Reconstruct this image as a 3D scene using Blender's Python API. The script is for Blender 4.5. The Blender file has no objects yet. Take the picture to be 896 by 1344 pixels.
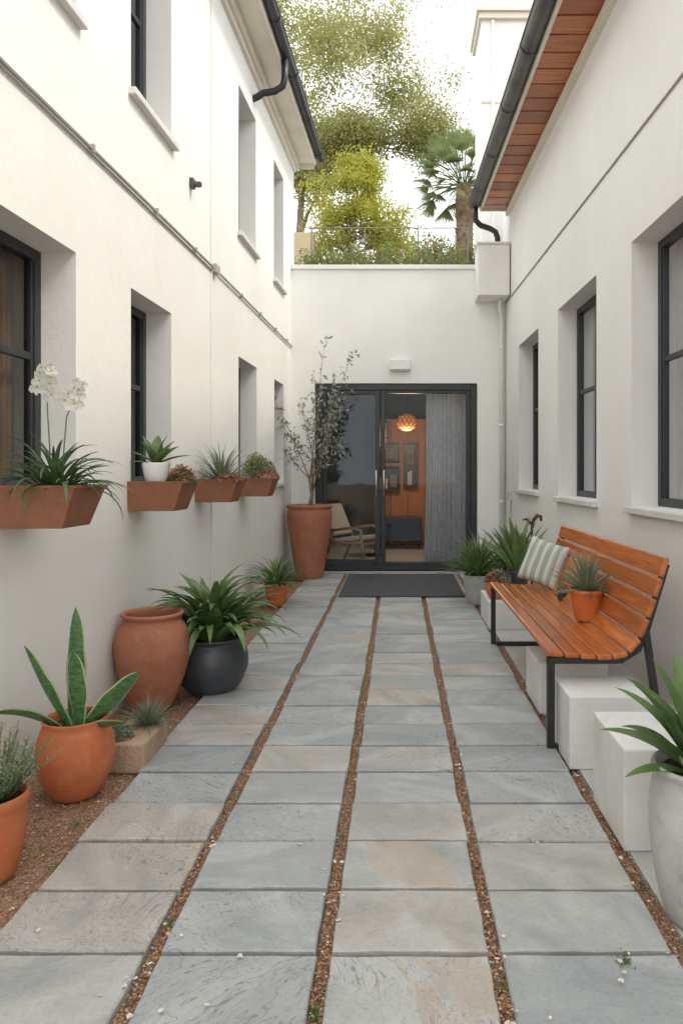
import bpy, bmesh, math, random
from mathutils import Vector, Matrix, Euler
R = random.Random(7)
rad = math.radians
S = bpy.context.scene
COL = S.collection

# ------------------------------------------------------------------ layout
def XL(y): return -1.40 - 0.0316*(9.5-y)
def XR(y): return 1.41 + 0.0232*(9.5-y)
def TL(d,y,z): return (XL(y)+d, y, z)
def TR(d,y,z): return (XR(y)-d, y, z)

# ------------------------------------------------------------------ mesh builder
class MB:
    def __init__(s): s.v=[]; s.f=[]; s.m=[]; s.t=[]
    def add(s, vs, fs, m=0, t=None):
        b=len(s.v); s.v.extend([tuple(p) for p in vs])
        if t is None: t=R.random()
        for f in fs:
            s.f.append([i+b for i in f]); s.m.append(m); s.t.append(t)
    def box(s,x0,x1,y0,y1,z0,z1,T=None,m=0,t=None):
        c=[(x,y,z) for z in (z0,z1) for y in (y0,y1) for x in (x0,x1)]
        if T: c=[T(*p) for p in c]
        s.add(c,[(0,2,3,1),(4,5,7,6),(0,1,5,4),(2,6,7,3),(0,4,6,2),(1,3,7,5)],m,t)
    def obox(s,c,size,rot,m=0,t=None):
        hx,hy,hz=[k/2 for k in size]
        c=Vector(c)
        p=[c+rot@Vector((x,y,z)) for z in(-hz,hz) for y in(-hy,hy) for x in(-hx,hx)]
        s.add(p,[(0,2,3,1),(4,5,7,6),(0,1,5,4),(2,6,7,3),(0,4,6,2),(1,3,7,5)],m,t)
    def lathe(s,prof,c=(0,0,0),n=48,m=0,wob=0):
        vs=[];fs=[]
        for k,(r,z) in enumerate(prof):
            for i in range(n):
                a=2*math.pi*i/n
                rr=r*(1+wob*math.sin(a*2+k*.3))
                vs.append((c[0]+rr*math.cos(a),c[1]+rr*math.sin(a),c[2]+z))
        for k in range(len(prof)-1):
            for i in range(n):
                j=(i+1)%n
                fs.append((k*n+i,k*n+j,(k+1)*n+j,(k+1)*n+i))
        s.add(vs,fs,m)
    def tube(s,pts,r,n=8,m=0,t=None,cap=True):
        pts=[Vector(p) for p in pts]; L=len(pts)
        rs=r if isinstance(r,(list,tuple)) else [r]*L
        vs=[];fs=[]
        prev=None
        for k,p in enumerate(pts):
            d=(pts[min(k+1,L-1)]-pts[max(k-1,0)])
            if d.length<1e-9: d=Vector((0,0,1))
            d.normalize()
            if prev is None:
                u=d.orthogonal().normalized()
            else:
                u=(prev-d*prev.dot(d))
                u=u.normalized() if u.length>1e-6 else d.orthogonal().normalized()
            prev=u; w=d.cross(u)
            for i in range(n):
                a=2*math.pi*i/n
                vs.append(p+(u*math.cos(a)+w*math.sin(a))*rs[k])
        for k in range(L-1):
            for i in range(n):
                j=(i+1)%n
                fs.append((k*n+i,k*n+j,(k+1)*n+j,(k+1)*n+i))
        if cap:
            fs.append(tuple(range(n-1,-1,-1))); fs.append(tuple((L-1)*n+i for i in range(n)))
        s.add(vs,fs,m,t)
    def blade(s,p,az,e0,L,w,bend=1.0,n=7,fold=.25,prof='strap',m=0,t=None,pw=1.3,side=0.0):
        """one arching leaf"""
        p=Vector(p); vs=[];fs=[]
        a=az
        for k in range(n+1):
            q=k/n
            e=e0-bend*q**pw
            a2=a+side*q
            d=Vector((math.cos(a2)*math.cos(e),math.sin(a2)*math.cos(e),math.sin(e)))
            sd=Vector((-math.sin(a2),math.cos(a2),0))
            up=sd.cross(d)*-1
            if prof=='strap': ww=w*(0.55+0.45*math.sin(min(1,q*2)*math.pi/2))*(1-q**3.0)**.8
            elif prof=='agave': ww=w*(1-q)**.75*(.8+.5*math.sin(q*math.pi))
            elif prof=='broad': ww=w*math.sin(math.pi*(0.06+.94*q)**.85)**.8+w*.02
            else: ww=w*math.sin(math.pi*max(.02,q))**1.0
            ww=max(ww,0.0004)
            vs+= [p+sd*ww*.5+up*ww*fold, p, p-sd*ww*.5+up*ww*fold]
            p=p+d*(L/n)
        for k in range(n):
            b=k*3
            fs+=[(b,b+1,b+4,b+3),(b+1,b+2,b+5,b+4)]
        s.add(vs,fs,m,t)
    def leaf(s,p,size,m=0,t=None,asp=.5,d=None):
        if d is None:
            d=Vector((R.gauss(0,1),R.gauss(0,1),R.gauss(0,1)))
            if d.length<1e-3: d=Vector((1,0,0))
            d.normalize()
        o=d.orthogonal(); o=(Matrix.Rotation(R.random()*6.28,3,d)@o).normalized()
        p=Vector(p)
        s.add([p-d*size*.5,p+o*size*asp*.5,p+d*size*.5,p-o*size*asp*.5],[(0,1,2,3)],m,t)
    def obj(s,name,mats,parent=None,off=None,smooth=False,bevel=0,fix=False,bseg=2,**props):
        me=bpy.data.meshes.new(name)
        o3=Vector(off) if off is not None else Vector((0,0,0))
        me.from_pydata([(v[0]-o3.x,v[1]-o3.y,v[2]-o3.z) for v in s.v],[],s.f)
        if not isinstance(mats,(list,tuple)): mats=[mats]
        for q in mats: me.materials.append(q)
        me.polygons.foreach_set('material_index',s.m)
        at=me.attributes.new('tint','FLOAT','FACE'); at.data.foreach_set('value',s.t)
        if smooth: me.polygons.foreach_set('use_smooth',[True]*len(me.polygons))
        me.update()
        if fix:
            bm=bmesh.new(); bm.from_mesh(me)
            bmesh.ops.remove_doubles(bm,verts=bm.verts,dist=1e-5)
            bmesh.ops.recalc_face_normals(bm,faces=bm.faces); bm.to_mesh(me); bm.free()
        ob=bpy.data.objects.new(name,me); COL.objects.link(ob)
        if parent is not None: ob.parent=parent
        elif off is not None: ob.location=o3
        if bevel:
            b=ob.modifiers.new('bevel','BEVEL'); b.width=bevel; b.segments=bseg; b.limit_method='ANGLE'; b.angle_limit=rad(40)
        for k,v in props.items(): ob[k]=v
        return ob

def empty(name,loc,label,category,group=None):
    e=bpy.data.objects.new(name,None); COL.objects.link(e); e.location=loc; e.empty_display_size=.1
    e['label']=label; e['category']=category
    if group: e['group']=group
    return e

# ------------------------------------------------------------------ materials
def newmat(name):
    m=bpy.data.materials.new(name); m.use_nodes=True
    nt=m.node_tree; b=nt.nodes['Principled BSDF']; return m,nt,b
def N(nt,t,**k):
    n=nt.nodes.new(t)
    for a,b in k.items(): setattr(n,a,b)
    return n
def ramp(nt,src,stops,interp='LINEAR'):
    r=nt.nodes.new('ShaderNodeValToRGB'); r.color_ramp.interpolation=interp
    e=r.color_ramp.elements
    while len(e)<len(stops): e.new(.5)
    for i,(p,c) in enumerate(stops):
        e[i].position=p; e[i].color=(c[0],c[1],c[2],1) if not isinstance(c,(int,float)) else (c,c,c,1)
    nt.links.new(src,r.inputs[0]); return r.outputs[0]
def mixc(nt,f,a,b,mode='MIX'):
    n=nt.nodes.new('ShaderNodeMix'); n.data_type='RGBA'; n.blend_type=mode
    for sock,val in ((n.inputs[0],f),(n.inputs[6],a),(n.inputs[7],b)):
        if isinstance(val,(int,float)): sock.default_value=val
        elif isinstance(val,tuple): sock.default_value=(*val[:3],1)
        else: nt.links.new(val,sock)
    return n.outputs[2]
def coords(nt,obj=True,scale=(1,1,1)):
    tc=nt.nodes.new('ShaderNodeTexCoord'); mp=nt.nodes.new('ShaderNodeMapping'); mp.inputs['Scale'].default_value=scale
    nt.links.new(tc.outputs['Object'],mp.inputs[0]); return mp.outputs[0]
def noise(nt,vec,scale,detail=4,rough=.55,dist=0):
    n=N(nt,'ShaderNodeTexNoise'); n.inputs['Scale'].default_value=scale; n.inputs['Detail'].default_value=detail
    n.inputs['Roughness'].default_value=rough; n.inputs['Distortion'].default_value=dist
    nt.links.new(vec,n.inputs['Vector']); return n.outputs[0]
def bump(nt,b,h,strength=.3,dist=.01,chain=None):
    n=nt.nodes.new('ShaderNodeBump'); n.inputs['Strength'].default_value=strength; n.inputs['Distance'].default_value=dist
    nt.links.new(h,n.inputs['Height'])
    if chain is not None: nt.links.new(chain,n.inputs['Normal'])
    nt.links.new(n.outputs[0],b.inputs['Normal']); return n.outputs[0]
def mth(nt,op,a,b=None):
    n=nt.nodes.new('ShaderNodeMath'); n.operation=op
    for i,v in enumerate((a,b)):
        if v is None: continue
        if isinstance(v,(int,float)): n.inputs[i].default_value=v
        else: nt.links.new(v,n.inputs[i])
    return n.outputs[0]

def mottled(name,c1,c2,rough=.7,s1=6,s2=90,bs=.25,bd=.004,metal=0,c3=None,scale=(1,1,1)):
    m,nt,b=newmat(name); v=coords(nt,scale=scale)
    n1=noise(nt,v,s1,6,.6)
    col=ramp(nt,n1,[(.32,c1),(.68,c2)])
    if c3 is not None:
        n3=noise(nt,v,s1*3.3,5,.7)
        col=mixc(nt,ramp(nt,n3,[(.55,0.0),(.75,1.0)]),col,c3)
    nt.links.new(col,b.inputs['Base Color'])
    n2=noise(nt,v,s2,3,.6)
    b.inputs['Roughness'].default_value=rough; b.inputs['Metallic'].default_value=metal
    bump(nt,b,n2,bs,bd)
    return m

def stucco(name,c1,c2):
    m,nt,b=newmat(name); v=coords(nt)
    n1=noise(nt,v,1.1,6,.6); col=ramp(nt,n1,[(.3,c1),(.7,c2)])
    vs=coords(nt,scale=(3,3,.35)); ns=noise(nt,vs,2.2,5,.65)
    col=mixc(nt,ramp(nt,ns,[(.5,0.0),(.85,.12)]),col,(c1[0]*.78,c1[1]*.76,c1[2]*.72))
    sx=nt.nodes.new('ShaderNodeSeparateXYZ'); g=nt.nodes.new('ShaderNodeNewGeometry'); nt.links.new(g.outputs['Position'],sx.inputs[0])
    ad=nt.nodes.new('ShaderNodeMath'); ad.operation='MULTIPLY_ADD'; ad.inputs[1].default_value=.4; nt.links.new(ns,ad.inputs[0]); nt.links.new(sx.outputs[2],ad.inputs[2])
    col=mixc(nt,ramp(nt,ad.outputs[0],[(.16,.45),(.5,0.0)]),col,(.57,.52,.46))
    nt.links.new(col,b.inputs['Base Color']); b.inputs['Roughness'].default_value=.9
    n2=noise(nt,v,110,4,.7); n3=noise(nt,v,7,3,.5)
    c=bump(nt,b,n2,.42,.005)
    bump(nt,b,n3,.18,.02,c)
    return m
M={}
M['wall']=stucco('stucco_white',(.80,.795,.76),(.86,.86,.835))
M['endwall']=stucco('stucco_end',(.83,.825,.785),(.88,.88,.85))
M['trim']=mottled('painted_trim',(.77,.76,.72),(.83,.82,.78),.7,3,60,.1)
M['sill']=mottled('stone_sill',(.62,.615,.60),(.72,.71,.69),.75,5,120,.2)
M['cream']=mottled('cream_trim',(.70,.65,.55),(.78,.74,.64),.7,3,60,.1)
M['ochre']=mottled('ochre_render',(.58,.46,.30),(.66,.54,.37),.85,3,60,.2)
M['frame']=mottled('dark_frame',(.016,.019,.023),(.026,.030,.036),.38,3,200,.05)
M['black']=mottled('black_steel',(.014,.014,.015),(.026,.026,.026),.42,8,200,.08)
M['gutter']=mottled('dark_gutter',(.075,.072,.07),(.14,.135,.13),.45,5,100,.08,metal=.3)
M['pipe']=mottled('grey_pipe',(.46,.45,.43),(.56,.55,.52),.5,5,60,.05)
M['rail']=mottled('rail_grey',(.16,.165,.16),(.24,.245,.24),.5,5,60,.05)
M['conduit']=mottled('conduit_grey',(.32,.31,.30),(.44,.42,.40),.5,5,60,.05)
M['terra']=mottled('terracotta',(.44,.115,.04),(.54,.17,.068),.66,7,130,.25,c3=(.56,.23,.12))
M['urn']=mottled('urn_terracotta',(.34,.12,.065),(.42,.17,.095),.8,6,80,.45,.006,c3=(.46,.23,.145))
M['terra_old']=mottled('sandy_block',(.36,.24,.16),(.47,.33,.23),.9,9,70,.8,.010,c3=(.52,.41,.31))
M['orange']=mottled('orange_clay',(.56,.13,.03),(.64,.19,.055),.5,6,120,.15)
M['rust']=mottled('rusty_box',(.22,.085,.045),(.29,.12,.065),.75,8,100,.35,.004,c3=(.32,.15,.09))
M['oldrust']=mottled('dark_rust',(.07,.035,.025),(.14,.06,.04),.7,12,100,.3,.005)
M['darkpot']=mottled('slate_pot',(.030,.036,.045),(.058,.065,.073),.36,5,90,.2)
M['greypot']=mottled('grey_concrete_pot',(.38,.38,.37),(.54,.54,.52),.8,6,60,.4,.006,c3=(.30,.30,.29))
M['whitepot']=mottled('white_ceramic',(.78,.77,.75),(.84,.83,.81),.35,4,60,.05)
M['block']=mottled('pale_concrete',(.66,.66,.645),(.77,.77,.755),.8,4,90,.35,.004,c3=(.60,.60,.58))
M['soil']=mottled('soil',(.035,.022,.015),(.07,.045,.03),.95,30,120,1,.02)
M['roof']=mottled('roof_tile',(.10,.07,.055),(.17,.11,.085),.8,6,30,.6,.02)
M['metal']=mottled('steel_handle',(.6,.6,.6),(.7,.7,.7),.3,5,60,.02,metal=.9)
M['mat']=mottled('door_mat',(.07,.076,.085),(.15,.156,.166),.98,60,300,1.0,.014)
M['bark']=mottled('bark',(.12,.09,.065),(.25,.20,.15),.9,8,30,.9,.02,scale=(1,1,.3))
M['palmbark']=mottled('palm_bark',(.16,.11,.07),(.32,.23,.15),.9,8,30,.9,.02)
M['stem']=mottled('plant_stem',(.20,.14,.09),(.30,.22,.15),.8,10,60,.3)
M['gstem']=mottled('green_stem',(.10,.16,.04),(.16,.22,.07),.6,10,60,.1)
M['beige']=mottled('brown_curtain',(.24,.16,.10),(.34,.24,.16),.9,4,300,.2)
M['inwall']=mottled('interior_wall',(.065,.085,.095),(.10,.125,.135),.8,2,60,.1)
M['warmroom']=mottled('warm_room_wall',(.34,.24,.16),(.44,.33,.23),.8,2,60,.1)
M['infloor']=mottled('interior_floor',(.55,.53,.49),(.64,.62,.58),.3,3,60,.05,scale=(6,.6,1))
M['ceil']=mottled('interior_ceiling',(.04,.042,.045),(.06,.062,.065),.8,2,60,.1)
M['navy']=mottled('navy_cabinet',(.02,.035,.07),(.035,.05,.09),.4,3,60,.05)
M['cloth']=mottled('cream_cloth',(.62,.59,.53),(.72,.69,.63),.95,10,250,.3)
M['art']=mottled('muted_print',(.10,.12,.14),(.45,.40,.33),.8,9,40,.05,c3=(.25,.12,.07))
M['concrete']=mottled('concrete_strip',(.44,.44,.43),(.56,.555,.54),.88,4,70,.4,.005)
M['hill']=mottled('hill_ground',(.06,.075,.03),(.12,.12,.06),.95,2,20,.8,.05)
M['debris']=mottled('pale_petals',(.55,.45,.35),(.78,.72,.62),.8,40,60,.1)

def wood(name,c1,c2,rough=.45,axis=1,scale=14,dk=.6):
    m,nt,b=newmat(name)
    sc=[scale,scale,scale]; sc[axis]=.9
    v=coords(nt,scale=tuple(sc)); at=N(nt,'ShaderNodeAttribute',attribute_name='tint')
    ad=nt.nodes.new('ShaderNodeVectorMath'); ad.operation='MULTIPLY_ADD'
    cm=nt.nodes.new('ShaderNodeCombineXYZ')
    for i in range(3): nt.links.new(at.outputs['Fac'],cm.inputs[i])
    nt.links.new(cm.outputs[0],ad.inputs[0]); ad.inputs[1].default_value=(37,51,29); nt.links.new(v,ad.inputs[2])
    n1=noise(nt,ad.outputs[0],2.2,8,.65,1.2)
    col=ramp(nt,n1,[(.3,c1),(.7,c2)])
    col=mixc(nt,ramp(nt,at.outputs['Fac'],[(0,0.0),(1,dk)]),col,(c1[0]*.6,c1[1]*.5,c1[2]*.5))
    nt.links.new(col,b.inputs['Base Color']); b.inputs['Roughness'].default_value=rough
    bump(nt,b,n1,.2,.004); return m
M['bench']=wood('bench_wood',(.34,.08,.018),(.68,.225,.055),.25,1,14)
M['soffit']=wood('soffit_wood',(.30,.075,.018),(.58,.20,.055),.28,0,8,.75)
M['panel']=wood('interior_wood',(.46,.17,.05),(.58,.24,.085),.5,2,5)
M['chairwood']=wood('chair_wood',(.50,.30,.15),(.62,.41,.22),.5,2,10)

def leafm(name,c1,c2,rough=.45,trans=.25):
    m,nt,b=newmat(name); at=N(nt,'ShaderNodeAttribute',attribute_name='tint')
    v=coords(nt); n1=noise(nt,v,14,3,.5)
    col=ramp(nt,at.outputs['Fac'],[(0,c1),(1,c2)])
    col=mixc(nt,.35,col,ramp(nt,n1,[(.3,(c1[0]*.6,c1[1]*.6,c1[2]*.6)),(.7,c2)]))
    nt.links.new(col,b.inputs['Base Color']); b.inputs['Roughness'].default_value=rough
    tr=nt.nodes.new('ShaderNodeBsdfTranslucent'); nt.links.new(col,tr.inputs[0])
    mx=nt.nodes.new('ShaderNodeMixShader'); mx.inputs[0].default_value=trans
    nt.links.new(b.outputs[0],mx.inputs[1]); nt.links.new(tr.outputs[0],mx.inputs[2])
    nt.links.new(mx.outputs[0],nt.nodes['Material Output'].inputs[0]); return m
M['l_dark']=leafm('leaf_dark',(.045,.10,.04),(.13,.22,.085))
M['l_strap']=leafm('leaf_strap',(.050,.11,.033),(.19,.30,.10),.4)
M['l_mid']=leafm('leaf_mid',(.075,.145,.045),(.22,.32,.11))
M['l_grey']=leafm('leaf_greygreen',(.14,.18,.11),(.30,.35,.23),.6)
M['l_silver']=leafm('leaf_silver',(.24,.27,.23),(.42,.45,.39),.7)
M['l_yel']=leafm('leaf_yellow',(.28,.31,.03),(.56,.53,.08),.5,.45)
M['l_tree']=leafm('leaf_tree',(.22,.25,.075),(.46,.45,.17),.5,.5)
M['l_hedge']=leafm('leaf_hedge',(.12,.15,.05),(.32,.28,.10),.6)
M['l_red']=leafm('leaf_red',(.36,.09,.07),(.60,.27,.18),.6)
M['l_palm']=leafm('leaf_palm',(.14,.19,.08),(.32,.37,.18),.5,.4)
M['petal']=leafm('orchid_petal',(.82,.82,.74),(.88,.88,.82),.5,.3)
M['curtain']=leafm('grey_curtain',(.54,.60,.68),(.66,.72,.80),.9,.4)

def varieg():
    m,nt,b=newmat('leaf_variegated'); at=N(nt,'ShaderNodeAttribute',attribute_name='tint')
    v=coords(nt,scale=(1,1,2.5)); n1=noise(nt,v,30,4,.6)
    c=ramp(nt,n1,[(.35,(.035,.10,.035)),(.6,(.10,.20,.07))])
    c=mixc(nt,ramp(nt,at.outputs['Fac'],[(.89,0.0),(.9,1.0)]),c,(.38,.44,.22))
    nt.links.new(c,b.inputs['Base Color']); b.inputs['Roughness'].default_value=.33; return m
M['l_snake']=varieg()

# glass
def glassm(name,tint,ior=1.5,gc=(1,1,1),k=1.0,bs=.12):
    m,nt,b=newmat(name)
    out=nt.nodes['Material Output']; gl=nt.nodes.new('ShaderNodeBsdfGlossy'); gl.inputs['Roughness'].default_value=.02
    gl.inputs[0].default_value=(*gc,1)
    tr=nt.nodes.new('ShaderNodeBsdfTransparent'); tr.inputs[0].default_value=(*tint,1)
    fr=nt.nodes.new('ShaderNodeFresnel'); fr.inputs[0].default_value=ior
    v=coords(nt); n1=noise(nt,v,1.5,2,.5); bp=nt.nodes.new('ShaderNodeBump'); bp.inputs['Strength'].default_value=bs; bp.inputs['Distance'].default_value=.03
    nt.links.new(n1,bp.inputs['Height']); nt.links.new(bp.outputs[0],gl.inputs['Normal'])
    fac=mth(nt,'MULTIPLY',fr.outputs[0],k)
    mx=nt.nodes.new('ShaderNodeMixShader'); nt.links.new(fac,mx.inputs[0]); nt.links.new(tr.outputs[0],mx.inputs[1]); nt.links.new(gl.outputs[0],mx.inputs[2])
    nt.links.new(mx.outputs[0],out.inputs[0]); return m
M['glass']=glassm('window_glass',(.78,.77,.75),1.5,(.92,.95,1),.48)
M['dglass']=glassm('door_glass',(.88,.91,.93),1.5,(.85,.94,1),1,.05)
M['cglass']=glassm('clear_door_glass',(.95,.96,.96),1.3,(1,1,1),1,.05)

# slate paving
def slate():
    m,nt,b=newmat('slate_paving'); at=N(nt,'ShaderNodeAttribute',attribute_name='tint')
    v=coords(nt)
    cm=nt.nodes.new('ShaderNodeCombineXYZ')
    for i in range(3): nt.links.new(at.outputs['Fac'],cm.inputs[i])
    ad=nt.nodes.new('ShaderNodeVectorMath'); ad.operation='MULTIPLY_ADD'
    nt.links.new(cm.outputs[0],ad.inputs[0]); ad.inputs[1].default_value=(71,43,57); nt.links.new(v,ad.inputs[2]); V=ad.outputs[0]
    mr=N(nt,'ShaderNodeVectorRotate',rotation_type='Z_AXIS'); nt.links.new(V,mr.inputs['Vector'])
    nt.links.new(mth(nt,'SINE',mth(nt,'MULTIPLY',at.outputs['Fac'],40.0)),mr.inputs['Angle'])
    mp=nt.nodes.new('ShaderNodeMapping'); mp.inputs['Scale'].default_value=(1,1.9,1); nt.links.new(mr.outputs[0],mp.inputs[0]); V2=mp.outputs[0]
    big=noise(nt,V2,1.7,5,.55,1.2)
    snap=mth(nt,'SNAP',big,.04)
    mid=noise(nt,V,11,8,.7,.6); fine=noise(nt,V,75,5,.75)
    base=ramp(nt,at.outputs['Fac'],[(0,(.335,.365,.37)),(.3,(.385,.41,.41)),(.55,(.44,.46,.455)),(.72,(.395,.415,.41)),(.86,(.42,.43,.415)),(.95,(.45,.435,.405)),(1,(.46,.415,.365))])
    veined=mth(nt,'GREATER_THAN',mth(nt,'SINE',mth(nt,'MULTIPLY',at.outputs['Fac'],97.0)),-.45)
    c=mixc(nt,ramp(nt,snap,[(.48,0.0),(.60,.55)]),base,(.555,.565,.55))
    c=mixc(nt,ramp(nt,snap,[(.36,.42),(.45,0.0)]),c,(.27,.295,.30))
    tan=noise(nt,V2,1.0,5,.6,.9)
    c=mixc(nt,ramp(nt,tan,[(.622,0.0),(.632,.48),(.8,.65)]),c,(.50,.39,.29))
    pp=mth(nt,'PINGPONG',big,.02)
    ln=mth(nt,'MULTIPLY',ramp(nt,pp,[(0,.8),(.0022,0.0)]),ramp(nt,noise(nt,V,4,3,.5),[(.40,0.0),(.52,1.0)]))
    ln=mth(nt,'MULTIPLY',ln,veined)
    c=mixc(nt,ln,c,(.18,.19,.19))
    c=mixc(nt,.32,c,ramp(nt,mid,[(.3,.6),(.62,1.0)]),'MULTIPLY')
    c=mixc(nt,ramp(nt,fine,[(.35,.25),(.5,0.0)]),c,(.2,.2,.2))
    nt.links.new(c,b.inputs['Base Color'])
    nt.links.new(ramp(nt,mid,[(.3,.42),(.7,.72)]),b.inputs['Roughness'])
    k=bump(nt,b,snap,1.0,.08); k=bump(nt,b,mid,.45,.014,k); bump(nt,b,fine,.35,.003,k)
    return m
M['slate']=slate()
def gravelm():
    m,nt,b=newmat('gravel_ground'); v=coords(nt)
    vo=N(nt,'ShaderNodeTexVoronoi'); vo.inputs['Scale'].default_value=120; nt.links.new(v,vo.inputs['Vector'])
    c=ramp(nt,vo.outputs['Color'],[(0,(.22,.115,.065)),(.4,(.36,.20,.12)),(.75,(.45,.28,.18)),(1,(.54,.41,.30))])
    n=noise(nt,v,3,5,.6); c=mixc(nt,.4,c,ramp(nt,n,[(.3,.6),(.7,1.0)]),'MULTIPLY')
    nt.links.new(c,b.inputs['Base Color']); b.inputs['Roughness'].default_value=.95
    bump(nt,b,vo.outputs['Distance'],.9,.01); return m
M['gravel']=gravelm()
def pebm():
    m,nt,b=newmat('pebbles'); at=N(nt,'ShaderNodeAttribute',attribute_name='tint')
    c=ramp(nt,at.outputs['Fac'],[(0,(.19,.09,.05)),(.4,(.36,.19,.11)),(.8,(.47,.28,.17)),(.95,(.54,.39,.28)),(1,(.70,.61,.51))])
    nt.links.new(c,b.inputs['Base Color']); b.inputs['Roughness'].default_value=.85; return m
M['pebble']=pebm()
def stripe():
    m,nt,b=newmat('striped_cushion'); v=coords(nt)
    w=N(nt,'ShaderNodeTexWave',wave_type='BANDS',bands_direction='X'); w.inputs['Scale'].default_value=5.0; w.inputs['Distortion'].default_value=.5; nt.links.new(v,w.inputs['Vector'])
    w2=N(nt,'ShaderNodeTexWave',wave_type='BANDS',bands_direction='X'); w2.inputs['Scale'].default_value=16; w2.inputs['Distortion'].default_value=.3; nt.links.new(v,w2.inputs['Vector'])
    c=ramp(nt,w.outputs['Color'],[(.35,(.60,.62,.56)),(.6,(.27,.34,.28))])
    c=mixc(nt,ramp(nt,w2.outputs['Color'],[(.6,0.0),(.7,.5)]),c,(.56,.59,.52))
    nt.links.new(c,b.inputs['Base Color']); b.inputs['Roughness'].default_value=.95
    n2=noise(nt,v,260,2,.5); n3=noise(nt,v,12,3,.5); k=bump(nt,b,n2,.4,.003); bump(nt,b,n3,.4,.02,k); return m
M['stripe']=stripe()
def emis(name,c,s):
    m,nt,b=newmat(name); b.inputs['Base Color'].default_value=(*c,1); b.inputs['Emission Strength'].default_value=s
    v=coords(nt,scale=(1,1,2)); n=noise(nt,v,22,2); nt.links.new(ramp(nt,n,[(.35,(c[0]*.35,c[1]*.25,c[2]*.2)),(.6,c)]),b.inputs['Emission Color']); return m
M['bulb']=emis('glowing_shade',(1,.38,.07),.6)

# ------------------------------------------------------------------ camera
cam=bpy.data.cameras.new('camera'); co=bpy.data.objects.new('camera',cam); COL.objects.link(co)
co.location=(0,0,1.3); co.rotation_euler=(rad(90),0,0)
cam.lens=950/1344*36; cam.sensor_width=36; cam.shift_x=-74/1344; cam.shift_y=-52/1344; cam.clip_end=500; cam.clip_start=.05
S.camera=co

# ------------------------------------------------------------------ light
w=bpy.data.worlds.new('World'); S.world=w; w.use_nodes=True; nt=w.node_tree
bg=nt.nodes['Background']; sky=nt.nodes.new('ShaderNodeTexSky'); sky.sky_type='NISHITA'; sky.sun_disc=False
SE,SA=51,100   # elevation, azimuth (from +Y clockwise toward +X)
sky.sun_elevation=rad(SE); sky.sun_rotation=rad(SA); sky.air_density=1.0; sky.dust_density=3.5; sky.ozone_density=1.0
hs=nt.nodes.new('ShaderNodeHueSaturation'); hs.inputs['Saturation'].default_value=.45
nt.links.new(sky.outputs[0],hs.inputs['Color'])
# thin bright high cloud over the blue
tc=nt.nodes.new('ShaderNodeTexCoord'); cn=noise(nt,tc.outputs['Generated'],2.2,5,.6)
cl=mixc(nt,ramp(nt,cn,[(.3,.80),(.7,.94)]),hs.outputs[0],(16.4,16.7,16.9))
nt.links.new(cl,bg.inputs[0]); bg.inputs[1].default_value=.15
sl=bpy.data.lights.new('sun','SUN'); so=bpy.data.objects.new('sun',sl); COL.objects.link(so)
sl.energy=2.0; sl.angle=rad(9); sl.color=(1,.87,.68)
sd=Vector((math.sin(rad(SA))*math.cos(rad(SE)),math.cos(rad(SA))*math.cos(rad(SE)),math.sin(rad(SE))))
so.rotation_euler=sd.to_track_quat('Z','Y').to_euler(); so.location=(4,0,12)
S.view_settings.view_transform='Standard'
try: S.view_settings.look='None'
except Exception: pass
S.view_settings.exposure=0

# ------------------------------------------------------------------ ground & paving
b=MB()
b.add([(-150,-60,-.035),(150,-60,-.035),(150,250,-.035),(-150,250,-.035)],[(0,1,2,3)])
b.obj('ground',M['gravel'],kind='structure')
b=MB()
cols=[(-1.127,-.682),(-.640,-.220),(-.178,.242),(.283,.745)]
y=1.96-.297*3
rows=[]
while y<9.35:
    rows.append((y,min(y+.297,9.44))); y+=.297
for (y0,y1) in rows:
    for (x0,x1) in cols:
        g=.0095; j=lambda s=.004: R.uniform(-s,s)
        X0,X1,Y0,Y1=x0+j(.005),x1+j(.005),y0+g+j(.003),y1-g+j(.003)
        dz=R.uniform(-.003,.004); e=.004
        out=[];n=7
        for i in range(n): out.append((X0+(X1-X0)*i/n,Y0+j(.0022)))
        for i in range(4): out.append((X1+j(.0022),Y0+(Y1-Y0)*i/4))
        for i in range(n): out.append((X1-(X1-X0)*i/n,Y1+j(.0022)))
        for i in range(4): out.append((X0+j(.0022),Y1-(Y1-Y0)*i/4))
        cx,cy=(X0+X1)/2,(Y0+Y1)/2; K=len(out)
        def sh(p,a): 
            return (p[0]+(-a if p[0]>cx else a)*(abs(p[0]-cx)>(X1-X0)*.48), p[1]+(-a if p[1]>cy else a)*(abs(p[1]-cy)>(Y1-Y0)*.46))
        vs=[(p[0],p[1],-.04) for p in out]+[(p[0],p[1],dz-.005+j(.001)) for p in out]+[(*sh(p,e),dz) for p in out]
        fs=[]
        for i in range(K):
            k2=(i+1)%K
            fs+=[(i,k2,K+k2,K+i),(K+i,K+k2,2*K+k2,2*K+i)]
        fs.append(tuple(range(2*K,3*K)))
        b.add(vs,fs,0,R.random())
b.obj('paving',M['slate'],kind='structure')
b=MB(); b.box(.80,2.0,-1,9.44,-.05,-.012)
b.obj('pavement_strip',M['concrete'],kind='structure')
b=MB(); b.box(-1.12,1.2,9.445,9.72,-.05,.004)
b.obj('threshold_pavement',M['concrete'],kind='structure')
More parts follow.
